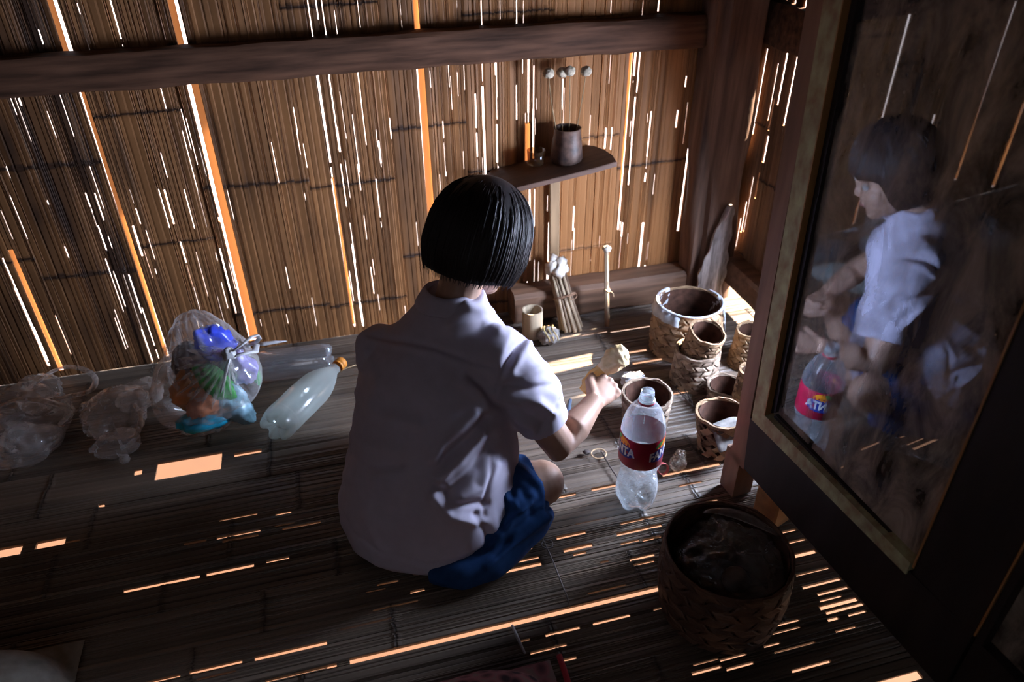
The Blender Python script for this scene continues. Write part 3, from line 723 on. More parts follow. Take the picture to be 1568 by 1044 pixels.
ss = thing('tall_stick', fl(930, 500), 'single upright split stick tipped with a bit of cotton, before the sill', 'stick')
q0 = fl(929.5, 500); q1 = Vector(wl(929, 384, q0.y + .012))
b = MB()
for k, (dx, dy) in enumerate([(-.0045, 0), (.0005, -.0022), (.005, .001)]):
    b.tube([q0 + Vector((dx, dy, .002)), q0.lerp(q1, .5) + Vector((dx * .8, dy, 0)), q1 + Vector((dx * .7, dy, 0))], .0036, 7, tone=(-.1, .12, 0)[k])
b.build('shaft', MAT['stick'], ss)
b = MB(); tcc = q0.lerp(q1, .50)
b.tube([tcc + Vector(((.0092) * math.cos(2 * PI * q / 16), .0075 * math.sin(2 * PI * q / 16), .004 * math.sin(q * .8))) for q in range(33)], .0017, 6)
b.tube([tcc + Vector((.008, -.01, 0)), tcc + Vector((.016, -.014, -.008)), tcc + Vector((.018, -.013, -.02))], .0016, 6)
b.build('twine_wrap', plain('pale_twine', (.50, .36, .24), .8, .2), ss)
b = MB(); crumple(b, q1 + Vector((0, 0, .006)), (.012, .011, .010), 9.1, .25, 6, None, 18, 12); b.build('cotton_tip', MAT['cotton'], ss)

# ------------------------------------------------------------------ plastic bottles
def petal(r, z, a, n=5, z0=.034, dep=.30):
    """five-footed base of a drink bottle"""
    if z < z0:
        k = 1 - z / z0; c = .5 + .5 * math.cos(n * a)
        return r * (1 - .10 * k * (1 - c)), z + (.016 * (1 - c) ** 1.5 * k if r > .008 else .012)
    return r, z
MAT['pet'] = clear('clear_bottle_plastic', (.95, .97, 1.0), .11, .09, (.76, .82, .90), .06, 0, .8)
MAT['pet_milky'] = clear('hazy_bottle_plastic', (.92, .97, .95), .07, .34, (.78, .86, .84), .12, 0, .6)
MAT['water'] = clear('water', (.93, .95, .95), .05, .15, (.86, .83, .78), .03, 40, .5)
# --- the drink bottle with the red label
BX, BY = .570, 1.093
db = thing('drink_bottle', (BX, BY, 0), 'open clear drink bottle with crimson label, partly filled with water', 'bottle')
prof = [(.004, .010), (.020, .004), (.033, 0), (.041, .008), (.0455, .024), (.0465, .045), (.0455, .066), (.0415, .084), (.0385, .098), (.0390, .108), (.0425, .121), (.0462, .132), (.0470, .142), (.0470, .215), (.0462, .226), (.0440, .240), (.0395, .256), (.0325, .271), (.0240, .283), (.0175, .291), (.0150, .296), (.0140, .300), (.0140, .318), (.0128, .3185), (.0122, .300)]
b = MB(); b.lathe(prof, 60, (BX, BY, 0), mod=petal); bod = b.build('body', MAT['pet'], db, fix=True)
b = MB(); b.lathe([(.0142, .2945), (.0172, .2950), (.0174, .2975), (.0142, .2985)], 40, (BX, BY, 0)); b.lathe([(.0142, .302), (.0148, .304), (.0142, .306), (.0148, .309), (.0142, .311)], 40, (BX, BY, 0))
b.build('neck_thread', MAT['pet_milky'], db, fix=True)
MAT['red'] = plain('red_plastic', (.42, .02, .05), .4, .5)
b = MB(); b.lathe([(.0160, .2895), (.0178, .2895), (.0180, .2945), (.0160, .2945)], 40, (BX, BY, 0)); b.build('neck_ring', MAT['red'], db, fix=True)['label'] = 'red tamper ring below the neck'
b = MB(); wp = [(.003, .012)] + [(r_ - .0016, z) for r_, z in prof[1:8] if z < .08] + [(.0395, .0805), (.030, .081), (.003, .081)]
b.lathe(wp, 60, (BX, BY, .0015), mod=petal); b.build('water', MAT['water'], db, fix=True)
# label: crimson sleeve with white lettering, blue edge, orange and green fruit
MAT['crimson'] = plain('crimson_label', (.40, .010, .045), .35, .5, 0, .2, (30, 30, 30))
MAT['lwhite'] = plain('label_white', (.85, .85, .88), .4, .4)
MAT['lblue'] = plain('label_blue', (.02, .04, .30), .4, .4)
MAT['lorange'] = plain('label_orange', (.90, .32, .02), .4, .4)
MAT['lgreen'] = plain('label_green', (.06, .35, .06), .4, .4)
LR = .0474
b = MB(); b.lathe([(LR - .0003, .140), (LR, .1405), (LR, .2155), (LR - .0003, .216)], 64, (BX, BY, 0)); lab = b.build('label', MAT['crimson'], db, fix=True)
lab['label'] = 'crimson paper label with white letters'
CA = math.atan2(-BY, -BX)                      # side facing the photographer
def wrap(x, z, a0, lift): return Vector((BX + (LR + lift) * math.cos(a0 + x / LR), BY + (LR + lift) * math.sin(a0 + x / LR), z))
def textmesh(txt, size, shear=0.0, offset=0.0):
    c = bpy.data.curves.new('lettering', 'FONT'); c.body = txt; c.size = size; c.align_x = 'CENTER'; c.align_y = 'CENTER'; c.shear = shear; c.offset = offset; c.resolution_u = 3
    o = bpy.data.objects.new('lettering', c); COL.objects.link(o)
    dg = bpy.context.evaluated_depsgraph_get(); dg.update()
    me = bpy.data.meshes.new_from_object(o.evaluated_get(dg)); bpy.data.objects.remove(o)
    bm = bmesh.new(); bm.from_mesh(me)
    bmesh.ops.triangulate(bm, faces=bm.faces); bmesh.ops.subdivide_edges(bm, edges=[e for e in bm.edges if e.calc_length() > .006], cuts=2)
    bmesh.ops.triangulate(bm, faces=bm.faces); bm.to_mesh(me); bm.free(); return me
def wraptext(txt, size, a0, zc, lift, mat, name, offset=0.0, rise=.10, sy=1.0):
    me = textmesh(txt, size, .0, offset); mb = MB()
    mb.add([wrap(v.co.x, zc + v.co.y * sy + v.co.x * rise, a0, lift) for v in me.vertices], [tuple(p.vertices) for p in me.polygons])
    return mb.build(name, mat, lab)
for a0 in (CA - 1.02, CA + 1.16):
    b = MB()                                              # blue blot behind the letters
    n = 40; cc = wrap(0, .178, a0, .0003); ring = []
    for q in range(n):
        t = 2 * PI * q / n; ring.append((.0345 * math.copysign(abs(math.cos(t)) ** .7, math.cos(t)), .0165 * math.copysign(abs(math.sin(t)) ** .7, math.sin(t))))
    rows = [[wrap(x * f_, .178 + z * f_ + x * f_ * .10, a0, .0003) for x, z in ring] for f_ in (.02, .35, .7, 1)]
    b.loft(rows, True, False); b.build('blue_ground', MAT['lblue'], lab)
    b = MB(); rows = [[wrap(.004 + .020 * f_ * math.cos(2 * PI * q / 28), .198 + .0145 * f_ * math.sin(2 * PI * q / 28), a0, .00015) for q in range(28)] for f_ in (.02, .5, 1)]
    b.loft(rows, True, False); b.build('orange_fruit', MAT['lorange'], lab)
    b = MB(); rows = [[wrap(-.012 + f_ * (.012 * math.cos(t) * math.cos(.6) - .005 * math.sin(t) * math.sin(.6)), .205 + f_ * (.012 * math.cos(t) * math.sin(.6) + .005 * math.sin(t) * math.cos(.6)), a0, .0004) for t in [2 * PI * q / 24 for q in range(24)]] for f_ in (.02, .5, 1)]
    b.loft(rows, True, False); b.build('green_leaf', MAT['lgreen'], lab)
    wraptext('FANTA', .0225, a0, .1785, .0007, MAT['lwhite'], 'lettering', .0009, .10, 1.35)

def lying_bottle(name, base, tip, label, mat, R_, cap, seed, ribs=True, dent=0.0):
    base = Vector(base); tip = Vector(tip); ax = (tip - base); Ln = ax.length; ax.normalize()
    q = ax.to_track_quat('Z', 'Y').to_matrix()
    k = Ln / .30
    t_ = thing(name, base, label, 'bottle')
    pr = [(.004, .010), (.020, .003), (.034, 0), (.041, .008), (.0445, .026)]
    zz = .04
    while zz < .178:
        pr += [(.0445, zz), (.0436 if ribs and zz > .055 else .0445, zz + .004)]; zz += .008
    pr += [(.0440, .190), (.0415, .210), (.036, .232), (.028, .255), (.020, .274), (.0150, .284), (.0140, .290), (.0140, .302)]
    pr = [(r_ * R_ / .0445, z * k) for r_, z in pr]
    mb = MB()
    def md(r_, z, a):
        r2, z2 = petal(r_, z, a, 5, .034)
        if dent: r2 *= 1 - dent * max(0, math.cos(a - 2.2)) ** 2 * math.exp(-((z - .07) / .05) ** 2) + dent * .3 * mnoise.noise(Vector((a, z * 20, seed)))
        return r2, z2
    mb.lathe(pr, 48, base, q, mod=md); mb.build('body', mat, t_, fix=True)
    if cap is not None:
        mb = MB(); mb.lathe([(.0165, .288), (.0172, .289), (.0172, .2935)], 32, base, q); mb.lathe([(.0155, .295), (.0172, .295), (.0172, .310), (.0155, .3125), (.001, .3125)], 32, base, q, cap1=True)
        mb.build('cap', cap, t_, fix=True)['label'] = 'orange screw cap'
    return t_
MAT['orange'] = plain('orange_plastic', (.80, .30, .05), .4, .5)
lying_bottle('plastic_bottle', (-.055, 1.787, .046), (-.322, 1.805, .046), 'clear empty plastic bottle lying on its side along the wall', MAT['pet'], .0445, None, 3)
lying_bottle('plastic_bottle', (-.222, 1.515, .046), (-.052, 1.735, .046), 'hazy empty plastic bottle with an orange cap lying on the floor', MAT['pet_milky'], .0455, MAT['orange'], 7, dent=.10)

# ------------------------------------------------------------------ bag of coloured packets
BC = Vector((-.358, 1.655, .122))
def lean(p, d, a, th):
    k = (p.z + .13) / .26
    return Vector((p.x * (1.10 - .42 * max(0, k - .45) ** 1.2) + .028 * k - .02 + p.z * .12, p.y * (1.05 - .45 * max(0, k - .4)) + .02 * k, p.z))
MAT['bagfilm'] = clear('knotted_bag_film', (1, .99, .98), .03, .14, (.86, .83, .84), .13, 14, .5)
bag = thing('plastic_bag', (BC.x, BC.y, 0), 'knotted clear plastic bag stuffed with bright coloured packets by the wall', 'bag')
b = MB()
def bagshape(p, d, a, th):
    p = lean(p, d, a, th)
    pl = .004 * math.sin(a * 17 + p.z * 9) * max(0, math.sin(th) + .4)
    p += Vector((d.x, d.y, 0)) * pl
    pk = max(0, math.sin(th) - .55)
    return p + Vector((-.085 * pk, .02 * pk, .10 * pk))
crumple(b, BC, (.122, .108, .136), 4.7, .12, 3.2, .0015, 96, 60, bagshape, fine=.12)
b.build('bag_film', MAT['bagfilm'], bag)
KN = Vector(wl(350, 542, 1.575))
b = MB()                                    # gathered neck, knot, two ears and a trailing end
for k in range(16):
    a = 2 * PI * k / 16; e = BC + Vector((.075 * math.cos(a), -.05 + .055 * math.sin(a) * .6, .045 + .075 * math.sin(a)))
    b.tube([KN.lerp(e, q / 6) + Vector((0, -.012 * math.sin(PI * q / 6), .006 * math.sin(PI * q / 6))) for q in range(7)], [.010, .012, .013, .013, .011, .007, .001], 8, flat=.16)
b.build('gathers', MAT['bagfilm'], bag)
b = MB()
crumple(b, KN, (.016, .014, .015), 1.2, .3, 5, None, 20, 14)
for dx, pts in enumerate([[(352, 548), (347, 565), (343, 582), (338, 600)], [(356, 538), (370, 528), (384, 516), (394, 513), (397, 518), (392, 524), (378, 530), (360, 541)], [(360, 545), (378, 540), (391, 538), (393, 528), (382, 527)]]):
    P_ = [Vector(wl(x, y, 1.565 + .02 * (dx > 0) * i)) for i, (x, y) in enumerate(pts)]
    n = len(P_); b.tube(P_, [(.009, .006, .008)[dx] * (.6 + .5 * math.sin(PI * i / (n - 1))) for i in range(n)], 8, flat=.4)
b.build('knot', MAT['film_white'], bag)['label'] = 'white knotted handles'
b = MB(); b.tube([Vector(wl(x, y, 1.72)) for x, y in [(392, 528), (405, 526), (420, 524), (440, 522)]], [.004, .009, .007, .001], 8, flat=.4); b.build('tail', MAT['film_white'], bag)
pk_mats = {}
def packet(px, py, Y, rx, ry, rz, col, rotz, tilt, label, seed):
    if col not in pk_mats: pk_mats[col] = plain('foil', col, .3, .6, 0, .3, (30, 30, 30), .3)
    b = MB(); p = Vector(wl(px, py, Y))
    crumple(b, p, (rx, ry, rz), seed, .28, 4, .004, 32, 22, rot=Matrix.Rotation(rotz, 3, 'Z') @ Matrix.Rotation(tilt, 3, 'Y'))
    return tag(b.build('snack_packet', pk_mats[col]), label, 'packet', 'coloured packets in the knotted bag')
packet(328, 526, 1.655, .042, .022, .050, (.06, .10, .80), .2, -.5, 'deep blue foil packet sticking up at the top of the knotted bag', 1.3)
packet(306, 512, 1.69, .010, .008, .014, (.02, .40, .62), .2, -.6, 'tiny turquoise packet corner above the deep blue packet', 1.9)
packet(298, 598, 1.625, .050, .03, .060, (.66, .22, .05), .3, .4, 'orange-brown packet at the left inside the knotted bag', 2.1)
packet(332, 590, 1.605, .036, .024, .062, (.05, .36, .07), -.2, -.5, 'green packet in the middle of the knotted bag', 3.7)
packet(318, 622, 1.592, .045, .026, .045, (.75, .30, .16), .3, .6, 'salmon pink packet low in the knotted bag', 4.4)
packet(314, 640, 1.592, .060, .034, .034, (.02, .42, .66), .2, -.1, 'bright blue packet at the very bottom of the knotted bag', 5.9)
packet(354, 618, 1.605, .046, .030, .064, (.30, .50, .62), -.3, -.6, 'pale blue packet at the lower right of the knotted bag', 6.2)
packet(366, 562, 1.635, .042, .026, .046, (.42, .38, .66), -.3, -.4, 'lilac packet behind the white knot', 7.7)
packet(386, 566, 1.65, .012, .018, .045, (.05, .36, .10), .0, -.2, 'narrow green packet edge at the right of the knotted bag', 8.1)
packet(294, 560, 1.665, .044, .03, .060, (.055, .03, .03), .1, .1, 'dark brown packet below the deep blue one in the knotted bag', 9.2)

# ------------------------------------------------------------------ two empty crumpled bags at the left
MAT['bagL'] = clear('empty_bag_film', (1, 1, 1), .03, .12, (.92, .85, .83), .16, 9, .7)
def empty_bag(c, r, seed, label, loops, blobs):
    t_ = thing('plastic_bag', (c[0], c[1], 0), label, 'bag', 'empty clear bags at the left')
    b = MB()
    crumple(b, c, r, seed, .36, 2.6, .0015, 80, 50, fine=.15)
    for cc, rr, sd in blobs: crumple(b, cc, rr, sd, .3, 2.8, .0015, 48, 30, fine=.15)
    b.build('bag_film', MAT['bagL'], t_)
    for pts, rad, mm in loops:
        b = MB(); n = len(pts); P_ = [Vector(p) for p in pts]; den = []
        for i in range(n - 1):                                   # smooth the path
            p_1 = P_[max(i - 1, 0)]; p0_ = P_[i]; p1_ = P_[i + 1]; p2_ = P_[min(i + 2, n - 1)]
            for s_ in range(5):
                u = s_ / 5; den.append(.5 * ((2 * p0_) + (p1_ - p_1) * u + (2 * p_1 - 5 * p0_ + 4 * p1_ - p2_) * u * u + (3 * p0_ - p_1 - 3 * p1_ + p2_) * u ** 3))
        den.append(P_[-1]); k = len(den)
        b.tube(den, [rad * (.75 + .35 * nz((i * .3, seed, 0), 1.7)) * (.5 + .5 * math.sin(PI * (i + .6) / k) ** .4) for i in range(k)], 10, flat=.42); b.build('handle', mm, t_)
    return t_
F = lambda x, y, z: tuple(fl(x, y, z))
empty_bag(F(46, 640, .045), (.095, .095, .055), 2.3, 'empty crumpled clear plastic bag farthest left, with a looped handle', [
    ([F(48, 600, .09), F(70, 575, .10), F(100, 562, .10), F(130, 566, .10), F(146, 580, .09), F(138, 598, .085), F(108, 606, .08), F(80, 612, .075)], .010, MAT['film_hand']),
    ([F(-25, 640, .05), F(0, 622, .075), F(28, 612, .085), F(58, 612, .09), F(85, 618, .09), F(103, 626, .085), F(102, 638, .08), F(90, 650, .06)], .011, MAT['film_hand'])],
    [(F(25, 680, .03), (.09, .07, .04), 8.8), (F(62, 605, .06), (.055, .05, .05), 4.1)])
empty_bag(F(172, 632, .045), (.080, .085, .055), 6.1, 'empty crumpled clear plastic bag next to the knotted one, its corner twisted', [
    ([F(205, 618, .05), F(215, 636, .045), F(212, 660, .035), F(200, 678, .025), F(184, 686, .02)], .009, MAT['film_hand']),
    ([F(168, 638, .07), F(174, 656, .05), F(182, 672, .03), F(187, 684, .02)], .006, MAT['film_hand']),
    ([F(182, 682, .02), F(188, 695, .018), F(193, 708, .012)], .016, MAT['film'])],
    [(F(178, 680, .02), (.055, .045, .022), 3.9), (F(215, 605, .03), (.05, .05, .03), 1.4)])

# ------------------------------------------------------------------ small things on the floor
b = MB(); b.tube([Vector((.546 + .0185 * math.cos(2 * PI * q / 28), 1.262 + .017 * math.sin(2 * PI * q / 28), .003)) for q in range(29)], .0016, 6)
MAT['band'] = plain('tan_rubber', (.55, .38, .22), .5, .4)
tag(b.build('rubber_band', MAT['band']), 'tan rubber band lying on the floor below the elbow', 'rubber band')
MAT['twig'] = plain('dark_twig', (.06, .045, .04), .7, .3)
b = MB(); b.tube([fl(920, 690, .004), fl(934, 714, .004), fl(950, 738, .004)], .0018, 6); tag(b.build('twig', MAT['twig']), 'thin dark twig lying left of the drink bottle', 'twig')
for pts, lb in [(((1030, 590), (1046, 606), (1062, 622)), 'dark twig near the smallest basket, longer of the crossed two'), (((1042, 586), (1052, 602), (1060, 616)), 'dark twig near the smallest basket, shorter of the crossed two')]:
    b = MB(); b.tube([fl(x, y, .004 + .003 * i) for i, (x, y) in enumerate(pts)], .0018, 6); tag(b.build('twig', MAT['twig']), lb, 'twig')
MAT['wire'] = plain('grey_wire', (.20, .17, .16), .5, .4)
b = MB(); b.tube([fl(x, y, .004) for x, y in [(822, 800), (828, 818), (838, 840), (848, 862), (858, 888), (868, 912), (873, 930)]], .0015, 6)
b.tube([fl(838 + 9 * math.cos(t * .8), 833 + 7 * math.sin(t * .8), .006) for t in range(10)], .0014, 6)
tag(b.build('wire', MAT['wire']), 'thin grey wire tie crossing the floor strips right of the seated person', 'wire')
b = MB(); b.tube([fl(784, 957, .005), fl(790, 970, .005), fl(797, 986, .005), fl(804, 1000, .005)], [.0025, .003, .003, .002], 6); tag(b.build('string', MAT['white_film']), 'short whitish string on the floor above the patterned cloth', 'string')
b = MB(); b.tube([fl(518, 568, .012), fl(535, 562, .012), fl(556, 555, .012)], .002, 6); tag(b.build('straw', MAT['straw']), 'pale straw lying on the floor beside the orange cap', 'straw')
b = MB(); p = fl(1012, 722); b.lathe([(.0135, 0), (.0145, .001), (.0145, .012), (.0135, .0135), (.0125, .012), (.0125, .002)], 28, (0, 0, 0), Matrix.Rotation(1.1, 3, 'X'))
b.v = [tuple(Vector(v) + Vector((p.x, p.y, .0125))) for v in b.v]
tag(b.build('bottle_cap', plain('pink_red_cap', (.55, .10, .10), .4, .5), fix=True), 'pinkish red bottle cap standing on edge by the drink bottle', 'cap')
b = MB(); p = fl(1037, 716); crumple(b, (p.x, p.y, .022), (.027, .018, .026), 3.3, .28, 3, .001, 28, 18, rot=Matrix.Rotation(.6, 3, 'Z'), ridged=False)
tag(b.build('clear_lump', clear('cloudy_clear', (.9, .86, .8), .08, .18, (.7, .6, .5), .1, 40, .6)), 'cloudy clear plastic lump on the floor behind the drink bottle', 'plastic')
b = MB(); p = fl(968, 588); crumple(b, (p.x, p.y, .018), (.035, .022, .016), 7.3, .35, 5, .001, 32, 20); tag(b.build('plastic_scrap', MAT['film_white']), 'crumpled whitish plastic scrap beyond the raised hand', 'plastic')
b = MB(); b.tube([fl(866, 645, .005), fl(870, 630, .008), fl(873, 612, .012)], [.003, .006, .005], 8); tag(b.build('pen', plain('blue_grey_plastic', (.10, .14, .22), .4, .5)), 'dark blue pen lying behind the sleeve', 'pen')
b = MB(); b.box(fl(885, 640, .006), (.035, .012, .010), Matrix.Rotation(.5, 3, 'Z'), bev=.003); tag(b.build('wood_chip', MAT['lath'], smooth=False), 'small yellow chip of wood beside the blue pen', 'chip')
b = MB(); p = fl(905, 693); crumple(b, (p.x - .012, p.y, .005), (.009, .007, .005), 4.1, .3, 4, .0005, 16, 10); tag(b.build('pebble', MAT['twig']), 'dark pebble left of the tan rubber band', 'pebble')

# ------------------------------------------------------------------ cloth edges at the bottom of the view
m, N, L, P = newmat('patterned_cloth')
g = N.new('ShaderNodeNewGeometry'); mp = N.new('ShaderNodeMapping'); mp.inputs['Scale'].default_value = (38, 30, 30); L.new(g.outputs['Position'], mp.inputs['Vector'])
v = N.new('ShaderNodeTexVoronoi'); v.inputs['Scale'].default_value = 1; L.new(mp.outputs[0], v.inputs['Vector'])
r = N.new('ShaderNodeValToRGB'); els = r.color_ramp.elements; els[0].position = .25; els[0].color = (.07, .045, .06, 1); els[1].position = .55; els[1].color = (.55, .22, .25, 1)
e = els.new(.75); e.color = (.45, .32, .30, 1); L.new(v.outputs['Distance'], r.inputs[0]); L.new(r.outputs[0], P.inputs['Base Color']); P.inputs['Roughness'].default_value = .95
MAT['pattern'] = m
pc = thing('woven_cloth', (.14, .60, .0), 'dark patterned woven cloth with a red edge at the bottom of the view', 'cloth')
def mound(cx, cy, rx, ry, h, seed, n=44, p=2.6):
    rows = []
    for i in range(n + 1):
        v_ = -1 + 2 * i / n; row = []
        for k in range(n + 1):
            u = -1 + 2 * k / n; d = (abs(u) ** p + abs(v_) ** p) ** (1 / p)
            z = h * max(0, 1 - d ** 3.0) ** .6 + .006 * nz((u * 2, v_ * 3, 0), 1.7, seed) * (1 if d < .95 else .2) + .004
            row.append(Vector((cx + u * rx, cy + v_ * ry, max(.002, z))))
        rows.append(row)
    return rows
b = MB(); rows = mound(.100, .605, .165, .160, .10, 3); b.loft(rows, False, False, closed=False); b.build('cloth', MAT['pattern'], pc, fix=True)
b = MB(); b.tube([Vector((.272, .735 - .028 * q, .058 - .004 * q + .004 * math.sin(q))) for q in range(8)], .0055, 8); b.build('red_edge', plain('red_piping', (.50, .05, .07), .7, .2), pc)
b = MB(); rows = mound(-.76, .885, .19, .15, .10, 9); b.loft(rows, False, False, closed=False)
tag(b.build('grey_cloth', plain('grey_green_cloth', (.30, .275, .235), .9, .1, 0, .3, (30, 30, 30), .3), fix=True), 'grey cloth fold at the lower left corner of the view', 'cloth')

# ------------------------------------------------------------------ the seated child
V = Vector
FW = V((.20, .98, 0)); RT = V((.98, -.20, 0))
person = thing('person', (.12, 1.15, 0), 'person with black bobbed hair seated on the floor in lilac shirt and navy skirt', 'person')
MAT['skin'] = plain('skin', (.40, .235, .165), .5, .4, 0, .08, (40, 40, 40))
MAT['hair'] = plain('black_hair', (.020, .014, .015), .5, .35, 0, .2, (60, 60, 10))
MAT['shirt'] = plain('lilac_cotton', (.52, .475, .575), .85, .15, 0, .04, (60, 60, 60))
MAT['navy'] = plain('navy_cloth', (.018, .060, .175), .85, .15, 0, .25, (40, 40, 40))

# --- head frame: turned to the right and bowed towards the hands
HC = V(wl(735, 368, 1.285))
FD = V((.80, .47, -.42)).normalized()
UP = (V((0.0, .0, 1)) - FD * V((0.0, .0, 1)).dot(FD)).normalized(); RH = FD.cross(UP)
HM = Matrix((RH, FD, UP)).transposed()
def hp(r, f, u): return HC + RH * r + FD * f + UP * u

# --- right arm and hand
SR = V((.262, 1.165, .418)); ER = V((.392, 1.108, .197)); WR = V(fl(908, 617, .235))
PCN = V(fl(934, 590, .245))
hd = (PCN - WR).normalized(); hv = (V((0, 0, CAM_H)) - PCN).normalized(); hn = (hv - hd * hv.dot(hd)).normalized(); hs = hn.cross(hd)

body = MB()
body.loft([[V((cx, cy, z)) + RT * (a * math.cos(t)) + FW * (b_ * math.sin(t)) for t in [2 * PI * k / 24 for k in range(24)]] for (cx, cy, z, a, b_) in
           [(.10, 1.16, .02, .10, .09), (.10, 1.165, .06, .14, .12), (.11, 1.17, .14, .135, .11), (.13, 1.18, .24, .125, .09), (.15, 1.195, .32, .13, .085), (.17, 1.212, .40, .125, .075), (.185, 1.222, .44, .10, .06), (.20, 1.232, .48, .055, .045), (.215, 1.242, .52, .043, .043)]])
body.tube([V((.20, 1.232, .47)), V((.225, 1.25, .54)), HC + UP * -.05 + FD * -.01], [.046, .043, .05], 16)
# skull, jaw, cheeks, nose, brow, lips, chin, ears
def hball(r, f, u, rx, ry, rz): body.ball(hp(r, f, u), (rx, ry, rz), 24, 16, HM)
hball(0, -.008, .015, .074, .088, .083); hball(0, .030, -.035, .058, .056, .070); hball(0, .058, -.088, .024, .022, .020)
hball(0, .083, -.022, .0105, .013, .014); hball(0, .080, -.006, .007, .008, .024)
hball(.033, .058, -.032, .024, .022, .024); hball(-.033, .058, -.032, .024, .022, .024)
hball(0, .066, .030, .050, .018, .022); hball(0, .080, -.052, .019, .0075, .005); hball(0, .079, -.060, .017, .0075, .0055)
for sg in (1, -1):
    body.ball(hp(sg * .074, -.005, -.015), (.009, .018, .028), 16, 10, HM)
# arms
body.tube([SR, SR.lerp(ER, .5) + V((0, 0, .004)), ER, ER.lerp(WR, .4) + V((0, 0, .003)), ER.lerp(WR, .8), WR, WR + hd * .012], [.046, .041, .036, .035, .026, .0225, .022], 18)
SL = V((.058, 1.268, .392)); EL = V((.105, 1.425, .24)); WL_ = V((.215, 1.425, .185))
body.tube([SL, SL.lerp(EL, .5), EL, EL.lerp(WL_, .4), WL_], [.046, .041, .035, .034, .023], 18)
def hand(W, d, n, s, curl=1.0, flip=1):
    palm = []
    for (t, w, h) in [(-.008, .019, .016), (.012, .022, .0145), (.034, .028, .0145), (.056, .031, .013), (.070, .030, .011)]:
        c = W + d * t - n * .002
        palm.append([c + s * (w * math.copysign(abs(math.cos(a)) ** .8, math.cos(a))) + n * (h * math.copysign(abs(math.sin(a)) ** .9, math.sin(a))) for a in [2 * PI * k / 20 for k in range(20)]])
    body.loft(palm)
    for off, ln, b0 in ((.0225, .95, .068), (.0075, 1.05, .072), (-.0080, 1.0, .070), (-.0225, .80, .064)):
        B = W + d * b0 + s * off + n * .001
        k = V((0, 0, 0)) + B
        p1 = k + (d * .62 - n * .78 * curl + s * off * -2).normalized() * .027 * ln
        p2 = p1 + (d * -.62 * curl - n * .75).normalized() * .020 * ln
        p3 = p2 + (d * -.75 * curl + n * .45 + s * -off * 6).normalized() * .015 * ln
        body.tube([B - d * .014, B, k.lerp(p1, .5), p1, p1.lerp(p2, .5), p2, p3], [.0088, .0094, .0082, .0086, .0076, .0074, .0058], 12)
        body.ball(p3, .0058, 10, 8); body.ball(B + n * .003, .0088, 10, 8)
    T0 = W + d * .022 + s * .020; T1 = T0 + (d * .60 + s * .62 - n * .2).normalized() * .028; T2 = T1 + (d * .92 + s * .10 - n * .28).normalized() * .024; T3 = T2 + (d * .80 - s * .35 - n * .30).normalized() * .017
    body.tube([W + d * .012 + s * .008, T0, T1, T2, T3], [.014, .0135, .0105, .0095, .0070], 12); body.ball(T3, .0072, 10, 8)
    return T2, T3
TH2, TH3 = hand(WR, hd, hn, hs)
dl = (V((.30, 1.41, .175)) - WL_).normalized(); nl = (V((0, .1, 1)) - dl * V((0, .1, 1)).dot(dl)).normalized(); hand(WL_, dl, nl, nl.cross(dl) * -1, .6)
# legs: right thigh out to the side, shin folded back beneath; left leg crossed in front
KR = V((.354, 1.118, .092)); AR = V((.215, 1.045, .042)); 
body.tube([V((.18, 1.11, .085)), V((.28, 1.115, .09)), KR], [.078, .066, .050], 18); body.ball(KR, .0505, 18, 12)
body.tube([KR, KR.lerp(AR, .35) + V((0, 0, -.010)), KR.lerp(AR, .8), AR, V((.165, 1.045, .038))], [.046, .044, .032, .028, .030], 16)
body.tube([V((.20, 1.045, .036)), V((.16, 1.045, .032)), V((.115, 1.045, .024)), V((.075, 1.045, .018))], [.028, .031, .027, .016], 14)
for q in range(5): body.ball(V((.072 - .004 * abs(q - 1), 1.071 - .013 * q, .012)), (.012, .0075, .0085), 10, 8)
KL = V((.13, 1.43, .095)); AL = V((.225, 1.30, .045))
body.tube([V((.04, 1.20, .085)), V((.085, 1.32, .09)), KL], [.078, .066, .050], 18); body.ball(KL, .05, 18, 12)
body.tube([KL, KL.lerp(AL, .4), AL], [.046, .043, .03], 16); body.tube([AL, V((.25, 1.27, .035)), V((.28, 1.23, .025))], [.03, .03, .018], 14)
me = remeshed(body, .0032, 3)
bo = link('body', me, MAT['skin'], person)
# eyes, brows, lips as parts
MAT['eyew'] = plain('eye_white', (.75, .73, .70), .3, .5); MAT['iris'] = plain('dark_iris', (.03, .018, .012), .2, .6); MAT['lip'] = plain('lips', (.36, .13, .11), .5, .4)
for sg in (1, -1):
    b = MB(); b.ball(hp(sg * .030, .0745, -.002), (.0125, .0085, .0065), 18, 12, HM); ey = b.build('eye', MAT['eyew'], person)
    b = MB(); b.ball(hp(sg * .030, .0805, -.004), (.0052, .0035, .0052), 14, 10, HM); b.build('iris', MAT['iris'], ey)
    b = MB(); b.tube([hp(sg * (.014 + .008 * q), .081 - .0012 * q * q, .016 + .004 * math.sin(q * .8)) for q in range(5)], .0022, 6); b.build('eyebrow', MAT['hair'], person)
b = MB(); b.ball(hp(0, .0815, -.0555), (.0175, .0075, .0060), 18, 10, HM); b.build('lips', MAT['lip'], person)

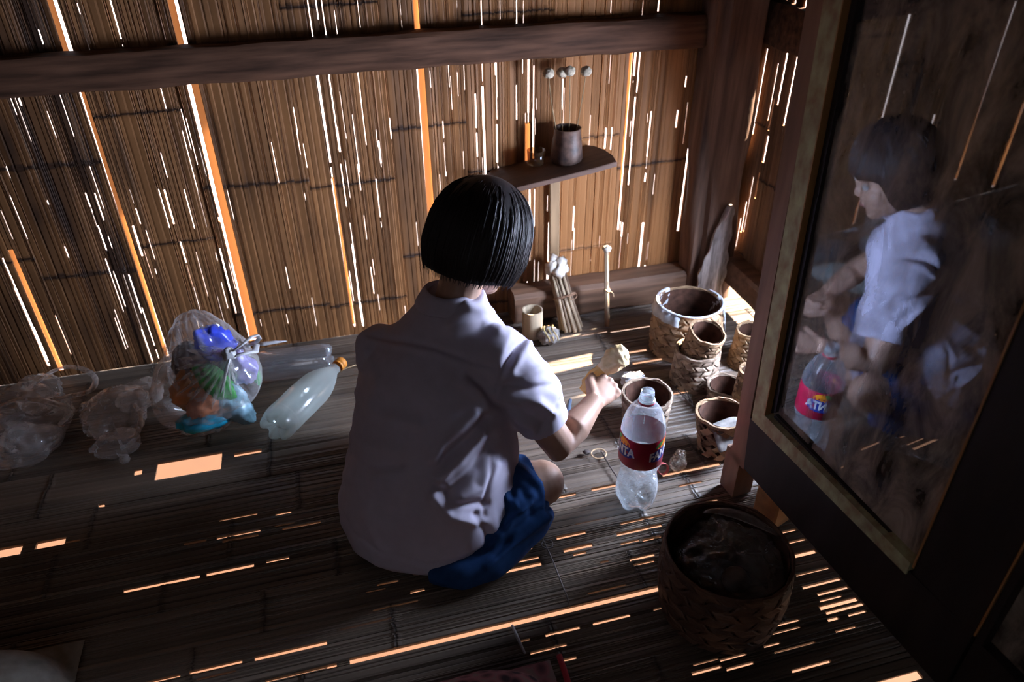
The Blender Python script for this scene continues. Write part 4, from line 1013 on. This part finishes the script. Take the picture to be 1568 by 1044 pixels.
# --- hair: a straight bob
def hem(az):                                 # az from the face direction
    a = abs((az + PI) % (2 * PI) - PI); k = min(1, max(0, (a - .85) / .35)); k = k * k * (3 - 2 * k)
    back = .010 * max(0, math.cos(az - PI))
    return .026 * (1 - k) + (-.060 - back) * k
def hrad(az, u):
    c = math.cos(az); s_ = math.sin(az)
    rx = .1035; rf = .099 if c > 0 else .103
    q = 1 / math.sqrt((s_ / rx) ** 2 + (c / rf) ** 2)
    if u > .0: q *= math.sqrt(max(0, 1 - (u / .126) ** 2.3))
    else: q *= 1 + .03 * math.sin(min(1, -u / .1) * PI) - .13 * max(0, (-u - .015) / .05) ** 1.3
    return q
b = MB(); rings = []; NA = 96
def hpt(az, t, dr=0.0):
    h = hem(az) + .0035 * mnoise.noise(V((math.cos(az) * 9, math.sin(az) * 9, 3))); u = .1258 + (h - .1258) * t
    r_ = hrad(az, u) + dr + .0016 * mnoise.noise(V((math.cos(az) * 16, math.sin(az) * 16, u * 5))) * min(1, t * 2)
    return hp(r_ * math.sin(az), r_ * math.cos(az) - .006, u)
for i in range(25):
    t = (i / 24) ** 1.5 if i < 24 else 1.0
    rings.append([hpt(2 * PI * k / NA, max(.002, t)) for k in range(NA)])
inner = []
for k in range(NA):
    az = 2 * PI * k / NA; h = hem(az) + .012; r_ = hrad(az, h) * .80; inner.append(hp(r_ * math.sin(az), r_ * math.cos(az) - .006, h))
rings.append(inner)
b.loft(rings, True, True)
R_ = random.Random(21)
for k in range(620):
    az = R_.uniform(0, 2 * PI); t0 = R_.uniform(.04, .45); ln = R_.uniform(.5, 1.0); t1 = min(1.02 + R_.uniform(0, .035), t0 + ln) if R_.random() < .75 else 1.0 + R_.uniform(.0, .06)
    dr = R_.uniform(.0002, .0026); dz = R_.uniform(-.03, .03); w = R_.uniform(.0006, .0013)
    b.tube([hpt(az + dz * q / 7, t0 + (t1 - t0) * q / 7, dr) for q in range(8)], [w * .5, w, w, w, w, w, w * .8, w * .3], 4, tone=R_.uniform(-.2, .2))
b.build('hair', MAT['hair'], person)

# --- shirt
sh_ = MB()
sh_.loft([[V((cx, cy, z)) + RT * (a * math.copysign(abs(math.cos(t)) ** 1.0, math.cos(t))) + FW * (b_ * math.copysign(abs(math.sin(t)) ** 1.0, math.sin(t))) for t in [2 * PI * k / 40 for k in range(40)]] for (cx, cy, z, a, b_) in
          [(.108, 1.154, .014, .172, .158), (.110, 1.156, .030, .186, .168), (.114, 1.158, .07, .196, .168), (.122, 1.166, .12, .192, .168), (.131, 1.175, .19, .180, .158), (.143, 1.190, .27, .165, .140), (.155, 1.206, .34, .159, .130), (.168, 1.222, .390, .153, .122), (.180, 1.230, .428, .136, .104), (.193, 1.231, .466, .102, .076), (.206, 1.240, .500, .070, .062), (.214, 1.246, .520, .056, .056)]])
CUF = V((.362, 1.124, .252))
sh_.tube([SR + V((-.05, .02, .008)), SR + V((.008, -.002, .004)), SR.lerp(CUF, .35) + V((.008, .002, .010)), SR.lerp(CUF, .68) + V((.010, .002, .010)), CUF], [.052, .060, .065, .063, .056], 24)
CUL = V((.090, 1.385, .28))
sh_.tube([SL + V((.05, -.02, .006)), SL + V((-.002, .0, .0)), SL.lerp(CUL, .4), SL.lerp(CUL, .7), CUL], [.052, .060, .064, .062, .054], 24)
me = remeshed(sh_, .0042, 6)
n = len(me.vertices); co = np.empty(n * 3); me.vertices.foreach_get('co', co); co = co.reshape(-1, 3)
no = np.empty(n * 3); me.vertices.foreach_get('normal', no); no = no.reshape(-1, 3)
# cloth folds worked into the surface: broad noise, then pulled ridges and creases where the cloth strains
disp = np.array([.0065 * mnoise.noise(V((p[0] * 9, p[1] * 9, p[2] * 16))) + .0045 * mnoise.noise(V((p[0] * 26 + 3, p[1] * 26, p[2] * 14))) for p in co])
q = (co - CAMP) @ CR; U = CX + F_PX * q[:, 0] / q[:, 2]; W_ = CY + F_PX * q[:, 1] / q[:, 2]
facing = ((CAMP - co) * no).sum(1) / np.linalg.norm(CAMP - co, axis=1); fk = np.clip(facing * 4, 0, 1)
FOLD = 1.5
def fold(path, w, depth):
    global disp
    best = np.full(n, 1e9)
    for (x0, y0), (x1, y1) in zip(path, path[1:]):
        dx, dy = x1 - x0, y1 - y0; t = np.clip(((U - x0) * dx + (W_ - y0) * dy) / (dx * dx + dy * dy), 0, 1)
        best = np.minimum(best, (U - x0 - t * dx) ** 2 + (W_ - y0 - t * dy) ** 2)
    disp += fk * FOLD * depth * np.exp(-best / (w * w))
for path, w, dp in [
    ([(567, 514), (620, 522), (664, 532), (737, 558), (758, 564)], 4, -.0035), ([(567, 520), (620, 529), (664, 539), (737, 566)], 6, .0015),
    ([(804, 518), (788, 540), (774, 562), (765, 585), (758, 606)], 4, -.0050), ([(812, 522), (797, 545), (784, 568)], 7, .0035),
    ([(760, 603), (790, 610), (822, 613), (846, 632)], 7, .0070), ([(762, 618), (795, 628), (830, 650)], 7, -.0050), ([(770, 580), (800, 575), (835, 560)], 8, .0050), ([(775, 592), (810, 595), (850, 590)], 6, -.0045), ([(790, 640), (815, 655), (822, 668)], 6, .004),
    ([(818, 672), (842, 640), (858, 612)], 3, -.0028), 
    ([(728, 632), (705, 655), (678, 678), (664, 700)], 9, .0075), ([(745, 640), (715, 675), (680, 705)], 7, -.0065), ([(735, 664), (702, 705), (672, 733)], 9, .0075), ([(756, 670), (728, 715), (690, 752)], 7, -.0055), ([(757, 710), (735, 745), (705, 762)], 9, .0065),
    ([(664, 762), (690, 790), (738, 800)], 8, .0070), ([(668, 742), (700, 770), (745, 772)], 6, -.0050), ([(728, 790), (745, 812), (752, 840)], 7, -.0060), ([(755, 690), (747, 730), (742, 790)], 4, -.0030),
    ([(712, 590), (730, 600), (745, 625)], 8, .0045), ([(720, 575), (742, 592), (755, 612)], 6, -.0045),
    ([(548, 600), (590, 640), (640, 650)], 11, .0045), ([(530, 660), (570, 685), (615, 690)], 11, .0045), ([(525, 690), (565, 715), (610, 712)], 8, -.0045), ([(560, 540), (575, 580), (570, 625)], 9, .004), ([(515, 715), (545, 740), (570, 800)], 10, .0035),
    ([(570, 720), (563, 790), (585, 850)], 6, .0025),
    ([(512, 770), (540, 815), (590, 852), (650, 866), (705, 858), (748, 838)], 3, -.0030),
    ([(690, 452), (720, 470), (752, 478)], 8, .0045), ([(690, 500), (735, 490), (765, 505)], 9, .0045), ([(640, 470), (600, 490), (572, 510)], 8, .003)]:
    fold(path, w, dp)
co2 = co + no * disp[:, None]; co2[:, 2] = np.maximum(co2[:, 2], .004)
me.vertices.foreach_set('co', co2.ravel()); me.update()
shirt = link('shirt', me, MAT['shirt'], person)
# turned collar
b = MB(); NC = V((.203, 1.250, .507)); NU = (V((.10, .10, 1))).normalized(); NR = (RT - NU * RT.dot(NU)).normalized(); NF = NU.cross(NR)
rings = []
for (r_, z) in [(.0470, .000), (.0465, .014), (.0480, .020), (.0510, .021), (.0570, .013), (.0670, -.003), (.0710, -.012), (.0690, -.014), (.062, -.006), (.052, .006)]:
    rings.append([NC + NR * (r_ * 1.0 * math.cos(a)) + NF * (r_ * math.sin(a)) + NU * (z - .010 * max(0, math.sin(a)) * (r_ > .06) + .0018 * math.sin(3 * a + r_ * 90)) for a in [2 * PI * k / 48 for k in range(48)]])
b.loft(rings, False, False); b.build('collar', MAT['shirt'], shirt, fix=True)

# --- skirt
sk = MB()
sk.ball((.115, 1.150, .062), (.150, .135, .066), 32, 20)
sk.tube([V((.17, 1.13, .070)), V((.235, 1.114, .085)), V((.29, 1.114, .092)), V((.335, 1.118, .092))], [.085, .086, .078, .068], 28)
sk.tube([V((.330, 1.100, .050)), V((.30, 1.065, .036)), V((.255, 1.025, .030)), V((.205, .990, .024)), V((.150, .980, .022)), V((.09, 1.01, .022))], [.054, .050, .042, .036, .032, .028], 20)
sk.tube([V((.16, 1.055, .045)), V((.25, 1.055, .052)), V((.322, 1.088, .066))], [.052, .060, .062], 20)
sk.tube([V((.08, 1.22, .075)), V((.10, 1.32, .09)), V((.125, 1.40, .095))], [.10, .085, .07], 24)
me = remeshed(sk, .0045, 18)
n = len(me.vertices); co = np.empty(n * 3); me.vertices.foreach_get('co', co); co = co.reshape(-1, 3)
no = np.empty(n * 3); me.vertices.foreach_get('normal', no); no = no.reshape(-1, 3)
q = (co - CAMP) @ CR; U = CX + F_PX * q[:, 0] / q[:, 2]; W_ = CY + F_PX * q[:, 1] / q[:, 2]
facing = ((CAMP - co) * no).sum(1) / np.linalg.norm(CAMP - co, axis=1); fk = np.clip(facing * 4, 0, 1)
disp = np.array([.004 * mnoise.noise(V((p[0] * 14, p[1] * 14, p[2] * 14))) for p in co])
for path, w, dp in [([(775, 760), (795, 780), (815, 760)], 7, .006), ([(780, 735), (800, 750), (815, 790)], 6, -.003), ([(790, 715), (825, 740), (838, 770)], 6, .005), ([(760, 850), (790, 810), (830, 780)], 5, -.004), ([(755, 835), (785, 795), (810, 770)], 5, .006), ([(770, 810), (780, 780), (785, 745)], 6, -.005), ([(745, 868), (790, 830), (840, 790)], 5, .005), ([(800, 700), (820, 715), (835, 715)], 6, -.004), ([(843, 712), (846, 740), (840, 780)], 4, -.003)]:
    fold(path, w, dp)
co2 = co + no * disp[:, None]; co2[:, 2] = np.maximum(co2[:, 2], .003)
me.vertices.foreach_set('co', co2.ravel()); me.update()
link('skirt', me, MAT['navy'], person)

# --- packet in the right hand
HD = (PCN - V((0, 0, CAM_H))).length
def rd(px, py, dist): return V((0, 0, CAM_H)) + V(ray(px, py)) * dist
pk = thing('snack_bag', PCN, 'small orange and white plastic packet gripped in the raised right hand', 'packet')
MAT['pkorange'] = plain('orange_film', (.78, .36, .06), .35, .5, 0, .3, (60, 60, 60), .5, (.80, .52, .20))
MAT['pkwhite'] = plain('cream_film', (.76, .62, .40), .35, .5, 0, .25, (60, 60, 60), .6, (.70, .50, .22))
def crease_tube(mb, pts, rad, flat, seed, n=22):
    P_ = [rd(*p) for p in pts]; den = []
    for a_, c_ in zip(P_, P_[1:]): den += [a_.lerp(c_, i / 5) for i in range(5)]
    den.append(P_[-1]); m = len(den); rr = np.interp(np.linspace(0, len(rad) - 1, m), range(len(rad)), rad); rings = []
    ax = (P_[-1] - P_[0]).normalized(); sd = ax.cross(hv).normalized(); dp = sd.cross(ax)
    for i, c in enumerate(den):
        rings.append([c + (sd * math.cos(a) + dp * math.sin(a) * flat) * rr[i] * (1 + .30 * mnoise.noise(V((math.cos(a) * 2.6, math.sin(a) * 2.6, i * .4 + seed))) + .13 * math.sin(a * 5 + i * .45) + .10 * mnoise.noise(V((math.cos(a) * 6, math.sin(a) * 6, i * .9)))) for a in [2 * PI * k / n for k in range(n)]])
    mb.loft(rings)
b = MB(); crease_tube(b, [(894, 601, HD + .004), (901, 590, HD + .006), (913, 575, HD + .008), (928, 562, HD + .008)], [.012, .016, .015, .013], .5, 2)
b.build('lower_end', MAT['pkorange'], pk)['label'] = 'orange lower end of the packet'
b = MB(); crease_tube(b, [(922, 567, HD + .008), (934, 557, HD + .006), (944, 549, HD + .004), (952, 540, HD + .004), (956, 531, HD + .006)], [.013, .022, .026, .021, .010], .6, 6)
b.build('crumpled_top', MAT['pkwhite'], pk)['label'] = 'crumpled cream white top of the packet'
